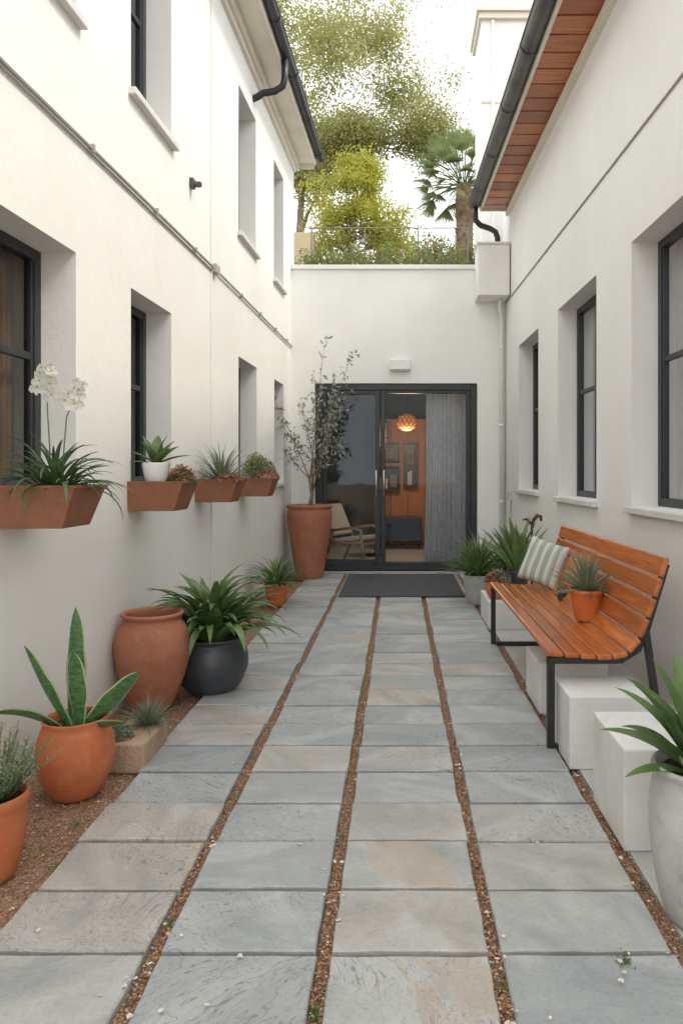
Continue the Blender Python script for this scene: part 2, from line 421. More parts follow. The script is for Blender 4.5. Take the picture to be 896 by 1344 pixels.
# loose gravel
b=MB()
def pebble(b,x,y,z,s,t=None):
    if t is None: t=R.random()
    vs=[];
    for (a,c,d) in((1,0,0),(-1,0,0),(0,1,0),(0,-1,0),(0,0,1),(0,0,-1)):
        q=s*R.uniform(.7,1.3); vs.append((a*q,c*q,d*q*.7))
    an=R.random()*3; ca,sa=math.cos(an),math.sin(an)
    vs=[(x+p[0]*ca-p[1]*sa,y+p[0]*sa+p[1]*ca,z+p[2]) for p in vs]
    b.add(vs,[(0,2,4),(2,1,4),(1,3,4),(3,0,4),(2,0,5),(1,2,5),(3,1,5),(0,3,5)],0,t)
strips=[(-.682,-.640),(-.220,-.178),(.242,.283),(.745,.80)]
for (x0,x1) in strips:
    for i in range(4200):
        yy=1.1+8.3*R.random()**1.9
        pebble(b,R.uniform(x0+.003,x1-.003),yy,-.020+R.random()*.013,R.uniform(.002,.0052))
for i in range(14000):
    yy=1.4+8*R.random()**1.6
    xx=R.uniform(XL(yy)+.01,-1.135)
    pebble(b,xx,yy,-.033+R.random()*.008,R.uniform(.0018,.0055))
for (y0,y1) in rows[:16]:
    for i in range(60):
        pebble(b,R.uniform(-1.12,.74),y0+R.uniform(-.005,.005),-.031+R.random()*.008,R.uniform(.0025,.004))
b.obj('loose_gravel',M['pebble'],kind='stuff',label='loose reddish gravel between slate slabs and along wall')
b=MB()
for i in range(420):
    yy=1.45+4.8*R.random()**1.6; q=R.random()
    if q<.6: xx=R.choice([-.66,-.197,.265,.77])+R.gauss(0,.02)
    elif q<.84: xx=R.uniform(-1.55,-1.1)
    else: xx=R.uniform(-1.1,.75)
    onsl=any(c0<xx<c1 for c0,c1 in cols)
    z=.005 if onsl else -.010
    a=R.random()*6; s=R.uniform(.004,.011); 
    vs=[(xx,yy,z+.002)]+[(xx+math.cos(a+k)*s*R.uniform(.6,1),yy+math.sin(a+k)*s*.7,z+R.random()*.006) for k in range(6)]
    b.add(vs,[(0,k,k+1) for k in range(1,6)]+[(0,6,1)])
b.obj('fallen_petals',M['debris'],kind='stuff',label='pale dry petals scattered over slate and gravel')
b=MB()
for (mx,my,n) in [(.60,1.93,60),(-.20,1.75,120),(-.21,1.62,90),(.27,1.85,50),(-.66,2.1,60),(-1.13,2.4,60),(.77,2.3,50),(-.66,2.9,40),(-.2,2.6,40),(-1.2,2.7,60),(-1.45,3.3,90),(-1.25,3.75,60),(-1.4,2.65,80),(.77,3.0,40)]:
    for i in range(n):
        b.leaf((mx+R.gauss(0,.013),my+R.gauss(0,.016),.004 if mx==.60 else -.016+R.random()*.012),R.uniform(.006,.013),asp=.6)
b.obj('moss_tufts',M['l_mid'],kind='stuff',label='small tufts of green moss in slab joints')

# ------------------------------------------------------------------ walls with openings
def wall_mesh(T,y0,y1,z0,z1,th,ops):
    b=MB()
    ys=sorted(set([y0,y1]+[o[0] for o in ops]+[o[1] for o in ops])); zs=sorted(set([z0,z1]+[o[2] for o in ops]+[o[3] for o in ops]))
    def hole(y,z): return any(o[0]<y<o[1] and o[2]<z<o[3] for o in ops)
    for i in range(len(ys)-1):
        for j in range(len(zs)-1):
            a,c,d,e=ys[i],ys[i+1],zs[j],zs[j+1]
            if hole((a+c)/2,(d+e)/2): continue
            b.add([T(0,a,d),T(0,c,d),T(0,c,e),T(0,a,e)],[(0,1,2,3)],0,0)
            b.add([T(-th,a,d),T(-th,c,d),T(-th,c,e),T(-th,a,e)],[(3,2,1,0)],0,0)
    def edge(p,q): b.add([T(0,*p),T(0,*q),T(-th,*q),T(-th,*p)],[(0,1,2,3)],0,0)
    def subs(vals,a,c): return [v for v in vals if a<=v<=c]
    for (a,c,d,e) in ops+[(y0,y1,z0,z1)]:
        yy=subs(ys,a,c); zz=subs(zs,d,e)
        for k in range(len(yy)-1):
            edge((yy[k],d),(yy[k+1],d)); edge((yy[k],e),(yy[k+1],e))
        for k in range(len(zz)-1):
            edge((a,zz[k]),(a,zz[k+1])); edge((c,zz[k]),(c,zz[k+1]))
    return b
def window(T,root,off,y0,y1,z0,z1,dep=.16,sill=True,curtain=None,mull=True,trans=.55,fw=.055):
    b=MB(); d0,d1=-dep-.055,-dep
    g=.001
    b.box(d0,d1,y0+g,y0+fw,z0+g,z1-g,T); b.box(d0,d1,y1-fw,y1-g,z0+g,z1-g,T)
    b.box(d0,d1,y0+fw,y1-fw,z0+g,z0+fw,T); b.box(d0,d1,y0+fw,y1-fw,z1-fw,z1-g,T)
    ym=(y0+y1)/2
    if mull: b.box(d0+.003,d1-.003,ym-.035,ym+.035,z0+fw,z1-fw,T)
    if trans:
        zt=z0+(z1-z0)*trans; b.box(d0+.012,d1-.012,y0+fw,ym-.035 if mull else y1-fw,zt-.018,zt+.018,T)
        if mull: b.box(d0+.012,d1-.012,ym+.035,y1-fw,zt-.018,zt+.018,T)
    for (a,c) in ([(y0+fw,ym-.035),(ym+.035,y1-fw)] if mull else [(y0+fw,y1-fw)]):
        l=.022
        b.box(d0+.008,d1-.008,a,a+l,z0+fw,z1-fw,T); b.box(d0+.008,d1-.008,c-l,c,z0+fw,z1-fw,T)
    wi=b.obj('window',M['frame'],parent=root,off=off,fix=False,bevel=.004)
    b=MB(); dm=(d0+d1)/2; b.add([T(dm,y0+fw,z0+fw),T(dm,y1-fw,z0+fw),T(dm,y1-fw,z1-fw),T(dm,y0+fw,z1-fw)],[(0,1,2,3)])
    b.obj('glass',M['glass'],parent=wi,off=off)
    if sill:
        b=MB(); b.box(-dep-.01,.045,y0-.04,y1+.04,z0-.045,z0-.0015,T)
        b.obj('sill',M['sill'],parent=wi,off=off,bevel=.006)
    if curtain:
        b=MB(); n=60; vs=[];fs=[]
        cy0,cy1=curtain
        for i in range(n+1):
            yy=cy0+(cy1-cy0)*i/n; dd=-dep-.14+.030*math.sin(i*.8)+.012*math.sin(i*2.1)
            vs+=[T(dd,yy,z0+.02),T(dd,yy,z1-.02)]
        for i in range(n): fs.append((2*i,2*i+2,2*i+3,2*i+1))
        b.add(vs,fs); b.obj('curtain',M['beige'],parent=wi,off=off,smooth=True)
    return wi

# ---------------- left building
LO=(-1.6,4,0)
left=empty('building',LO,'white stucco house with dark framed windows and gutter','building')
lw=[(2.35,3.573,1.22,2.385),(4.25,4.94,1.22,2.385),(6.76,7.51,1.22,2.385),(8.41,8.97,1.18,2.385)]
uw=[(2.5,3.573,3.55,4.93),(4.25,4.94,3.55,4.93),(6.76,7.47,3.55,4.93),(8.38,8.97,3.55,4.93)]
b=wall_mesh(TL,-2,9.7,-.04,5.46,.32,lw+uw)
b.obj('wall',M['wall'],parent=left,off=LO,fix=True)
for i,o in enumerate(lw):
    window(TL,left,LO,*o,dep=.17,curtain=(3.10,3.52) if i==0 else None,sill=(i==3),mull=True)
for o in uw: window(TL,left,LO,*o,dep=.17)
b=MB()
b.box(-6,-.33,-2,-1.8,-.04,5.4,TL); b.box(-6,-.33,9.5,9.69,-.04,5.4,TL); b.box(-6.2,-6,-2,9.69,-.04,5.4,TL)
b.box(-6,-.33,-1.8,9.5,2.75,3.0,TL)
b.obj('shell_wall',M['warmroom'],parent=left,off=LO)
b=MB(); # roof
ov=.29
b.add([TL(ov,-2.2,5.60),TL(ov,9.8,5.60),TL(-3.2,9.8,7.2),TL(-3.2,-2.2,7.2),TL(ov,-2.2,5.55),TL(ov,9.8,5.55),TL(-3.2,9.8,7.1),TL(-3.2,-2.2,7.1)],[(0,1,2,3),(7,6,5,4),(0,4,5,1),(1,5,6,2),(3,2,6,7),(0,3,7,4)])
b.add([TL(-3.2,-2.2,7.2),TL(-3.2,9.8,7.2),TL(-6.5,9.8,5.6),TL(-6.5,-2.2,5.6)],[(0,1,2,3)])
rf=b.obj('roof',M['roof'],parent=left,off=LO)
b=MB(); b.box(-.3,ov-.03,-2.2,9.78,5.47,5.50,TL); b.box(.0,.07,-2.2,9.70,5.38,5.469,TL); b.box(.0,.035,-2.2,9.70,5.32,5.379,TL)
b.box(ov-.03,ov-.005,-2.2,9.79,5.45,5.58,TL)
b.box(-.3,ov-.03,9.781,9.80,5.40,5.6,TL)
b.obj('eaves_trim',M['cream'],parent=rf,off=LO,bevel=.005)
def gutter(T,root,name,d,z,r,y0,y1,off,mat,n=14):
    b=MB(); vs=[];fs=[]
    ys=[y0,y1]
    prof=[(d-r*math.cos(a),z-r*math.sin(a)) for a in [math.pi*i/n for i in range(n+1)]]
    prof2=[(d-(r-.006)*math.cos(a),z-(r-.006)*math.sin(a)) for a in [math.pi*(n-i)/n for i in range(n+1)]]
    P=prof+prof2; K=len(P)
    for yy in ys: vs+=[T(p[0],yy,p[1]) for p in P]
    for i in range(K): fs.append((i,(i+1)%K,K+(i+1)%K,K+i))
    for q in range(n): 
        fs.append((q,q+1,K-2-q,K-1-q)); fs.append((K+q,K+K-1-q,K+K-2-q,K+q+1))
    b.add(vs,fs)
    for yy in ys: b.add([T(p[0],yy,p[1]) for p in prof],[tuple(range(n+1))])
    yy=y0+.4
    while yy<y1:
        c=[T(d-(r+.007)*math.cos(math.pi*i/n),yy,z-(r+.007)*math.sin(math.pi*i/n)) for i in range(n+1)]
        c2=[T(d-(r+.007)*math.cos(math.pi*i/n),yy+.05,z-(r+.007)*math.sin(math.pi*i/n)) for i in range(n+1)]
        b.add(c+c2,[(i,i+1,n+2+i,n+1+i) for i in range(n)]); yy+=.95
    b.tube([T(d+r,y0,z),T(d+r,y1,z)],.010,8)
    return b.obj(name,mat,parent=root,off=off)
gutter(TL,rf,'gutter',ov+.045,5.56,.055,-2.2,9.82,LO,M['frame'])
b=MB(); b.tube([TL(.32,7.35,5.49),TL(.32,7.35,5.30),TL(.30,7.35,5.22),TL(.22,7.35,5.17),TL(.10,7.35,5.15),TL(.04,7.35,5.11),TL(-.01,7.35,5.09)],.034,12)
b.obj('downpipe',M['frame'],parent=rf,off=LO,smooth=True)
b=MB(); b.tube([TL(.018,-1.5,2.955),TL(.018,3,2.955),TL(.018,5.94,2.965),TL(.018,9.48,2.945)],.010,8); b.tube([TL(.012,-1.5,2.935),TL(.012,5.9,2.94)],.006,6)
for yy in [1.5,2.6,3.7,4.6,5.4,6.8,7.6,8.4,9.1]: b.box(0,.032,yy,yy+.018,2.94,2.98,TL)
b.box(0,.045,5.87,5.98,2.93,2.995,TL)
b.obj('conduit',M['conduit'],parent=left,off=LO)
b=MB(); b.tube([TL(.006,5.87,-.03),TL(.006,5.87,5.36)],.007,8)
b.obj('wall_joint_cover',M['trim'],parent=left,off=LO)
b=MB(); b.box(0,.03,5.32,5.38,3.40,3.47,TL); b.tube([TL(.02,5.35,3.43),TL(.08,5.33,3.42)],.022,12)
b.obj('wall_sensor',M['gutter'],parent=left,off=LO,bevel=.004)

# ---------------- right building
RO=(1.6,4,0)
right=empty('building',RO,'white stucco house with timber soffit and dark gutter','building')
rw=[(3.35,4.72,1.08,2.80),(5.49,6.68,1.08,2.80),(7.52,8.60,1.10,2.80)]
b=wall_mesh(TR,-2,9.7,-.04,4.62,.32,rw)
b.obj('wall',M['wall'],parent=right,off=RO,fix=True)
for i,o in enumerate(rw): window(TR,right,RO,*o,dep=.17,curtain=(4.50,4.69) if i==0 else None)
b=MB()
b.box(-6,-.33,-2,-1.8,-.04,4.6,TR); b.box(-6,-.33,9.5,9.69,-.04,4.6,TR); b.box(-6.2,-6,-2,9.69,-.04,4.6,TR)
b.obj('shell_wall',M['warmroom'],parent=right,off=RO)
b=MB(); ov=.37; YE=9.22
b.add([TR(ov,-2.2,4.80),TR(ov,YE,4.80),TR(-3.2,YE,6.3),TR(-3.2,-2.2,6.3),TR(ov,-2.2,4.74),TR(ov,YE,4.74),TR(-3.2,YE,6.2),TR(-3.2,-2.2,6.2)],[(0,1,2,3),(7,6,5,4),(0,4,5,1),(1,5,6,2),(3,2,6,7),(0,3,7,4)])
b.add([TR(-3.2,-2.2,6.3),TR(-3.2,YE,6.3),TR(-6.5,YE,4.8),TR(-6.5,-2.2,4.8)],[(0,1,2,3)])
rf=b.obj('roof',M['roof'],parent=right,off=RO)
b=MB(); b.box(-.02,ov-.021,-2.2,YE,4.668,4.68,TR,1); yy=-2.2
while yy<YE-.05:
    b.box(-.02,ov-.02,yy+.009,min(yy+.225,YE),4.64,4.665,TR,0,R.random()); yy+=.234
b.obj('soffit',[M['soffit'],M['black']],parent=rf,off=RO,bevel=.003)
b=MB(); b.box(ov-.02,ov+.003,-2.2,YE,4.63,4.77,TR); b.box(0,ov+.003,YE+.001,YE+.025,4.63,4.80,TR)
b.box(.0,.05,-2.2,YE,4.56,4.635,TR)
b.obj('eaves_trim',M['cream'],parent=rf,off=RO,bevel=.004)
gutter(TR,rf,'gutter',ov+.07,4.73,.075,-2.2,YE+.05,RO,M['gutter'])
b=MB(); X0=XR(9.2)
b.tube([(X0-.44,9.17,4.68),(X0-.44,9.17,4.55),(X0-.43,9.18,4.49),(X0-.37,9.2,4.44),(X0-.24,9.24,4.41),(X0-.17,9.27,4.38),(X0-.14,9.29,4.31),(X0-.14,9.29,4.15)],.036,14)
b.obj('downpipe',M['frame'],parent=rf,off=RO,smooth=True)
b=MB(); b.box(X0-.41,X0-.012,9.10,9.495,3.53,4.17); b.box(X0-.43,X0-.008,9.08,9.497,4.171,4.20)
hb=b.obj('rainwater_box',M['trim'],parent=right,off=RO,bevel=.01)
b=MB(); 
b.tube([(X0-.10,9.35,3.53),(X0-.10,9.35,3.44),(X0-.08,9.42,3.36),(X0-.07,9.44,3.28),(X0-.07,9.44,.02)],.026,12)
for z in (.9,1.9,2.9): b.tube([(X0-.07,9.44,z),(X0-.07,9.44,z+.03)],.034,12)
b.obj('drainpipe',M['trim'],parent=right,off=RO,smooth=True)
b=MB(); b.tube([TR(.006,-1.5,3.44),TR(.006,4,3.45),TR(.006,9.4,3.51)],.008,8)
b.obj('conduit',M['conduit'],parent=right,off=RO)
b=MB(); b.tube([(X0-.0,9.47,4.5),(X0-.03,9.47,.0)],.006,6); b.tube([TR(.012,9.05,.95),TR(.012,9.05,0)],.008,6)
b.box(0,.05,9.0,9.1,.95,1.05,TR)
b.obj('service_cable',M['pipe'],parent=right,off=RO)

# ---------------- garden room at the end
GO=(0,9.6,0)
room=empty('garden_room',GO,'white flat roofed garden room with dark glazed doors','building')
def TE(d,x,z): return (x,9.5-d,z)
b=wall_mesh(TE,-1.399,1.405,-.04,3.96,.2,[(-1.09,1.04,.004,2.47)])
b.obj('wall',M['endwall'],parent=room,off=GO,fix=True)
b=MB(); b.box(-1.395,1.402,9.47,9.74,3.961,4.02)
b.obj('coping',M['trim'],parent=room,off=GO,bevel=.008)
b=MB(); b.box(-3,3,13.5,13.7,-.04,3.9); b.box(-3.2,-3,9.72,13.7,-.04,3.9); b.box(3,3.2,9.72,13.7,-.04,3.9); b.box(-3,-1.4,9.72,9.9,-.04,3.9); b.box(1.41,3,9.72,9.9,-.04,3.9)
b.obj('room_wall',M['inwall'],parent=room,off=GO)
b=MB(); b.box(-3,3,9.905,13.49,2.80,2.9); b.box(-1.39,1.40,9.71,9.904,2.80,2.9)
b.obj('ceiling',M['ceil'],parent=room,off=GO)
b=MB(); b.box(-3.2,3.2,9.75,13.7,3.901,3.93)
b.obj('roof',M['concrete'],parent=room,off=GO)
b=MB(); b.box(-3,3,9.73,13.49,-.03,.006)
b.obj('floor',M['infloor'],parent=room,off=GO)
# door
b=MB(); ya,yb=9.53,9.62
xa,xb,zt=-1.088,1.038,2.468
b.box(xa,xa+.10,ya,yb,.008,zt); b.box(xb-.085,xb,ya,yb,.008,zt); b.box(xa+.10,xb-.085,ya,yb,zt-.085,zt); b.box(xa+.10,xb-.085,ya,yb,.008,.06)
b.box(-.30,-.235,ya+.01,yb-.01,.06,zt-.085); b.box(-.988,-.94,ya+.012,yb-.012,.06,zt-.085)
b.box(-.94,-.30,ya+.012,yb-.012,.06,.15); b.box(-.94,-.30,ya+.012,yb-.012,zt-.14,zt-.085)
b.box(-.228,-.165,ya+.01,yb-.01,.06,zt-.085); b.box(.90,.953,ya+.012,yb-.012,.06,zt-.085)
b.box(-.165,.90,ya+.012,yb-.012,.06,.12); b.box(-.165,.90,ya+.012,yb-.012,zt-.125,zt-.085)
dr=b.obj('door',M['frame'],parent=room,off=GO,bevel=.005,label='dark framed double glazed entrance door')
b=MB(); b.add([(-.94,9.575,.15),(-.30,9.575,.15),(-.30,9.575,zt-.14),(-.94,9.575,zt-.14)],[(0,1,2,3)]); b.obj('glass',M['dglass'],parent=dr,off=GO)
b=MB(); b.add([(-.165,9.575,.12),(.90,9.575,.12),(.90,9.575,zt-.125),(-.165,9.575,zt-.125)],[(0,1,2,3)]); b.obj('glass',M['cglass'],parent=dr,off=GO)
for hx in (-.285,-.185):
    b=MB(); b.tube([(hx,9.48,.97),(hx,9.48,1.33)],.011,10); b.tube([(hx,9.48,1.02),(hx,9.54,1.02)],.008,8); b.tube([(hx,9.48,1.28),(hx,9.54,1.28)],.008,8)
    b.obj('handle',M['metal'],parent=dr,off=GO,smooth=True)
# wall lamp
e=empty('wall_lamp',(.025,9.5,2.62),'small white rectangular wall lamp above the door','lamp')
b=MB(); b.box(-.135,.135,-.085,-.001,.02,.15); b.obj('lamp_shade',M['whitepot'],parent=e,bevel=.008)
b=MB(); b.box(-.11,.11,-.07,-.015,.008,.019); b.obj('diffuser',M['sill'],parent=e)
# interior
e=empty('bookcase',(.0,12.6,0),'orange timber wall unit with dark framed niches','shelf')
b=MB(); x=-.42
while x<.80:
    b.box(x+.002,x+.296,.3,.34,.01,2.25,None,0,R.random()); x+=.30
b.obj('back_panel',M['panel'],parent=e)
b=MB()
for (x0,x1,z0,z1) in [(-.40,.04,.98,1.42),(-.40,.04,1.50,1.84),(.10,.34,1.05,1.84)]:
    b.box(x0,x1,.12,.298,z0,z0+.03); b.box(x0,x1,.12,.298,z1-.03,z1); b.box(x0,x0+.03,.12,.298,z0+.03,z1-.03); b.box(x1-.03,x1,.12,.298,z0+.03,z1-.03)
    b.box(x0+.03,x1-.03,.27,.2985,z0+.03,z1-.03)
b.obj('shelf',[M['frame']],parent=e,bevel=.003)
for (x,z,h) in [(-.33,1.012,.2),(-.27,1.012,.24),(-.22,1.012,.18),(.17,1.082,.22),(.21,1.082,.25)]:
    b=MB(); b.box(x,x+.035,.16,.25,z,z+h); b.obj('book',M['cloth'],parent=e)
for (px,pz,pw,ph) in [(-.17,1.535,.22,.22),(.22,1.42,.16,.3),(-.28,1.90,.22,.30),(-.08,1.02,.16,.26)]:
    e=empty('picture_frame',(px,12.85,pz),'dark framed picture in the timber wall unit','picture')
    b=MB(); b.box(-pw/2,pw/2,-.02,.0,0,ph); b.obj('frame',M['frame'],parent=e,bevel=.003)
    b=MB(); b.box(-pw/2+.025,pw/2-.025,-.025,-.0205,.025,ph-.025); b.obj('picture',M['art'],parent=e)
e=empty('sideboard',(.05,12.3,0),'navy blue sideboard with slim legs','cabinet')
b=MB(); b.box(-.42,.35,-.2,.25,.15,.55); b.obj('body',M['navy'],parent=e,bevel=.01)
for sx in(-.36,.3):
    for sy in(-.15,.2):
        b=MB(); b.tube([(sx,sy,.15),(sx,sy,.007)],.015,8); b.obj('leg',M['black'],parent=e)
e=empty('pendant_lamp',(.135,11.2,2.8),'glowing round amber rattan pendant lamp on a cord','lamp')
b=MB(); b.tube([(0,0,0),(0,0,-.58)],.005,6); b.obj('cord',M['black'],parent=e)
b=MB(); pr=[(.001+.155*math.sin(math.pi*i/16),-.72+.125*math.cos(math.pi*i/16)) for i in range(17)]
b.lathe(pr,n=28); 
for k in range(14):
    for sgn in(1,-1):
        a=math.pi*2*k/14; b.tube([(.162*math.sin(math.pi*i/12)*math.cos(a+sgn*i*.12),.162*math.sin(math.pi*i/12)*math.sin(a+sgn*i*.12),-.72+.132*math.cos(math.pi*i/12)) for i in range(13)],.008,5,1)
b.obj('lamp_shade',[M['bulb'],M['panel']],parent=e,smooth=True)
pl=bpy.data.lights.new('pendant_light','POINT'); pl.energy=34; pl.color=(1,.72,.48); pl.shadow_soft_size=.18
po=bpy.data.objects.new('pendant_light',pl); COL.objects.link(po); po.location=(.135,11.2,1.85)
# curtain
e=empty('curtain',(.68,9.80,0),'grey floor length curtain behind the door glass','curtain')
b=MB(); n=120; vs=[];fs=[]
for i in range(n+1):
    x=-.30+.59*i/n
    d=.034*math.sin(i*.50+.9*math.sin(i*.11))
    vs+=[(x-.03*(1-i/n),d*1.3,.02),(x,d*1.1,1.2),(x,d*.8,2.45)]
for i in range(n): fs+=[(3*i,3*i+3,3*i+4,3*i+1),(3*i+1,3*i+4,3*i+5,3*i+2)]
b.add(vs,fs,0,.5); b.obj('fabric',M['curtain'],parent=e,smooth=True)
b=MB(); b.tube([(-.5,0,2.47),(.4,0,2.47)],.012,8); b.obj('rod',M['black'],parent=e)
# lounge chair (inside, behind glass)
e=empty('lounge_chair',(-.60,10.05,0),'light timber lounge chair with cream cushions','chair')
e.rotation_euler=(0,0,rad(62))
b=MB()
for sx in(-.27,.27):
    b.tube([(sx,-.30,.01),(sx,-.26,.52),(sx,-.1,.55),(sx,.24,.50)],[.020,.020,.020,.018],8)
    b.tube([(sx,.36,.01),(sx,.20,.36),(sx,.02,.34),(sx,-.27,.36)],.020,8)
    b.tube([(sx,.16,.32),(sx,.42,.84)],.020,8)
b.tube([(-.27,.42,.84),(.27,.42,.84)],.018,8); b.tube([(-.27,-.25,.33),(.27,-.25,.33)],.018,8)
b.obj('frame',M['chairwood'],parent=e,smooth=True)
b=MB(); b.obox((0,-.03,.39),(.48,.50,.05),Matrix.Rotation(rad(-6),3,'X')); b.obj('seat',M['cloth'],parent=e,bevel=.02,bseg=4)
b=MB(); b.obox((0,.29,.64),(.48,.05,.46),Matrix.Rotation(rad(-26),3,'X')); b.obj('backrest',M['cloth'],parent=e,bevel=.02,bseg=4)
e=empty('side_table',(-.35,11.3,0),'small round dark side table','table')
b=MB(); b.lathe([(.001,.5),(.25,.5),(.25,.47),(.001,.47)],n=32); b.obj('top',M['black'],parent=e)
b=MB(); b.tube([(0,0,.47),(0,0,.02)],.02,8); b.lathe([(.001,.03),(.16,.02),(.16,.007)],n=24); b.obj('leg',M['black'],parent=e)

# door mat
b=MB(); b.box(-.62,.70,0,1.62,.004,.020)
m_=b.obj('door_mat',M['mat'],bevel=.006); m_.location=(0,7.52,0)
m_['label']='dark grey rectangular door mat on the slate paving'; m_['category']='mat'

# ------------------------------------------------------------------ backdrop
BO=(3,10.2,0)
bb=empty('building',BO,'tall white neighbouring house with cream eaves','building')
b=MB(); b.box(1.13,6,9.80,10.6,0,7.9); b.box(1.41,6,9.775,9.80,0,6.2)
b.obj('wall',M['endwall'],parent=bb,off=BO)
b=MB(); b.box(1.06,6.2,9.70,10.7,7.50,7.58); b.box(1.09,6.1,9.74,10.65,7.42,7.499); b.obj('eaves_trim',M['cream'],parent=bb,off=BO)
b=MB(); b.tube([(1.28,9.77,4.2),(1.28,9.77,7.40)],.022,12); b.obj('downpipe',M['trim'],parent=bb,off=BO)
b=MB(); b.box(1.12,1.6,9.785,9.799,6.3,6.34); b.obj('string_course',M['cream'],parent=bb,off=BO)

b=MB(); b.box(-4.2,-1.40,11.9,12.3,3.94,5.25); 
o=b.obj('garden_wall',M['ochre'],off=(-2.5,12,3.94)); o['label']='ochre rendered garden wall behind the roof terrace'; o['category']='wall'
# hill
b=MB(); nx,ny=40,30; vs=[];fs=[]
for j in range(ny+1):
    for i in range(nx+1):
        x=-50+100*i/nx; y=13.72+60*(j/ny)**1.5
        z=3.9+.06*(y-13.72)+.3*math.sin(x*.4)*min(1,(y-13.7)*.1)
        vs.append((x,y,z))
for j in range(ny):
    for i in range(nx):
        a=j*(nx+1)+i; fs.append((a,a+1,a+nx+2,a+nx+1))
base=len(vs)
for i in range(nx+1): vs.append((-50+100*i/nx,13.72,-.03))
for i in range(nx): fs.append((i,base+i,base+i+1,i+1))
b.add(vs,fs); b.obj('hill',M['hill'],kind='structure')

def tree(name,loc,trunk,blobs,nc,lp,size,lm,label,cat='tree',r0=.16,spread=.32,asp=.55,seed=1,flat=.7):
    rr=random.Random(seed)
    e=empty(name,loc,label,cat)
    T=MB(); C=MB()
    nodes=[]
    tp=[Vector(p) for p in trunk]
    rs=[r0*(1-.55*i/(len(tp)-1)) for i in range(len(tp))]
    T.tube(tp,rs,10)
    for p,q in list(zip(tp,rs))[len(tp)//2:]: nodes.append((p,q))
    cs=[]
    for k in range(nc):
        (c,rx,ry,rz)=blobs[rr.randrange(len(blobs))]
        while True:
            d=Vector((rr.uniform(-1,1),rr.uniform(-1,1),rr.uniform(-1,1)))
            if .25<d.length<1: break
        cs.append(Vector((c[0]+d.x*rx,c[1]+d.y*ry,c[2]+d.z*rz)))
    top=tp[-1]; cs.sort(key=lambda c:(c-top).length)
    for c in cs:
        best=min(nodes,key=lambda n:(n[0]-c).length+ (1.2 if n[0].z>c.z else 0)+(.5 if n[1]<.012 else 0))
        p,q=best; mid=p.lerp(c,.5)+Vector((rr.gauss(0,.05),rr.gauss(0,.05),.10+rr.gauss(0,.05)))*(p-c).length
        r1=max(.007,q*.62); T.tube([p,p.lerp(mid,.5)+Vector((0,0,.02)),mid,mid.lerp(c,.55),c],[min(q*.8,r1*1.2),r1,r1*.8,r1*.6,r1*.42],6,cap=False)
        nodes.append((mid,r1*.8)); nodes.append((c,r1*.5))
        sc=rr.uniform(.6,1.35)*spread; tb=rr.random()
        for i in range(int(lp*rr.uniform(.6,1.3))):
            g=Vector((rr.gauss(0,1)*sc,rr.gauss(0,1)*sc,rr.gauss(0,1)*sc*flat))
            C.leaf(c+g,size*rr.uniform(.6,1.3),0,min(1,max(0,.2+tb*.35+.35*rr.random()+.12*g.z/sc)),asp)
    T.obj('trunk',M['bark'],parent=e,smooth=True); C.obj('crown',lm,parent=e)
    return e
tree('tree',(-.35,17,4.0),[(0,0,-.2),(.05,0,1.2),(-.05,.1,2.6),(-.25,0,3.8),(-.3,0,4.9)],
     [((-.9,0,6.6),1.5,1.6,1.5),((.75,0,6.2),1.05,1.3,.9),((-.3,0,8.1),1.6,1.5,1.2),((1.2,0,5.2),.55,.8,.5),((-1.3,.2,4.9),1.0,1.0,.6),((-.6,0,5.0),.8,.9,.6)],
     165,330,.070,M['l_tree'],'tall airy tree with light green leaves and forking trunk',r0=.15,spread=.27,seed=3)
tree('tree',(-2.6,19,4.2),[(0,0,-.2),(.1,0,1.5),(0,.1,3.2),(.1,0,5)],
     [((.1,0,6.8),1.4,1.4,1.8),((-.4,0,8.8),1.6,1.4,1.2),((.3,0,5),1.0,1,.7)],
     75,300,.085,M['l_tree'],'tall dense green tree on the slope',r0=.16,spread=.30,seed=5)
tree('tree',(-.80,12.35,3.93),[(0,0,-.05),(.03,0,.5),(-.04,.0,1.0),(-.02,0,1.45)],
     [((-.1,0,2.05),.66,.6,.50),((.45,0,1.75),.60,.45,.36),((-.30,0,1.50),.42,.45,.36),((.15,0,2.45),.40,.4,.28),((.55,0,1.35),.36,.4,.26)],
     110,230,.048,M['l_yel'],'small round tree with bright yellow green leaves',r0=.055,spread=.14,seed=8)
def shrub(name,loc,blobs,n,size,mats,label,cat='shrub',asp=.5,seed=1,rt=0.0):
    rr=random.Random(seed); e=empty(name,loc,label,cat); C=MB(); 
    for i in range(n):
        (c,rx,ry,rz)=blobs[rr.randrange(len(blobs))]
        d=Vector((rr.gauss(0,1),rr.gauss(0,1),rr.gauss(0,1))); d.normalize(); d*=rr.uniform(.6,1.05)
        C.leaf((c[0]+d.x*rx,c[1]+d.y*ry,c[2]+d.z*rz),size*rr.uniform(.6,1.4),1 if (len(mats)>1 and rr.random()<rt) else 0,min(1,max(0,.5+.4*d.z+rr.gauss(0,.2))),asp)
    C.obj('foliage',mats,parent=e)
    T=MB()
    for (c,rx,ry,rz) in blobs:
        for k in range(5): T.tube([(c[0]*.6,c[1],0),(c[0]+rr.gauss(0,.3)*rx,c[1]+rr.gauss(0,.3)*ry,c[2]+rz*.5)],.012,5)
    T.obj('stem',M['stem'],parent=e)
    return e
shrub('hedge',(.85,11.4,3.93),[((-.32+.18*i,0,.50+.12*math.sin(i*2)),.22,.28,.50) for i in range(6)],10500,.042,[M['l_hedge'],M['l_red']],'hedge with green and russet leaves behind railing','hedge',seed=2,rt=.06)
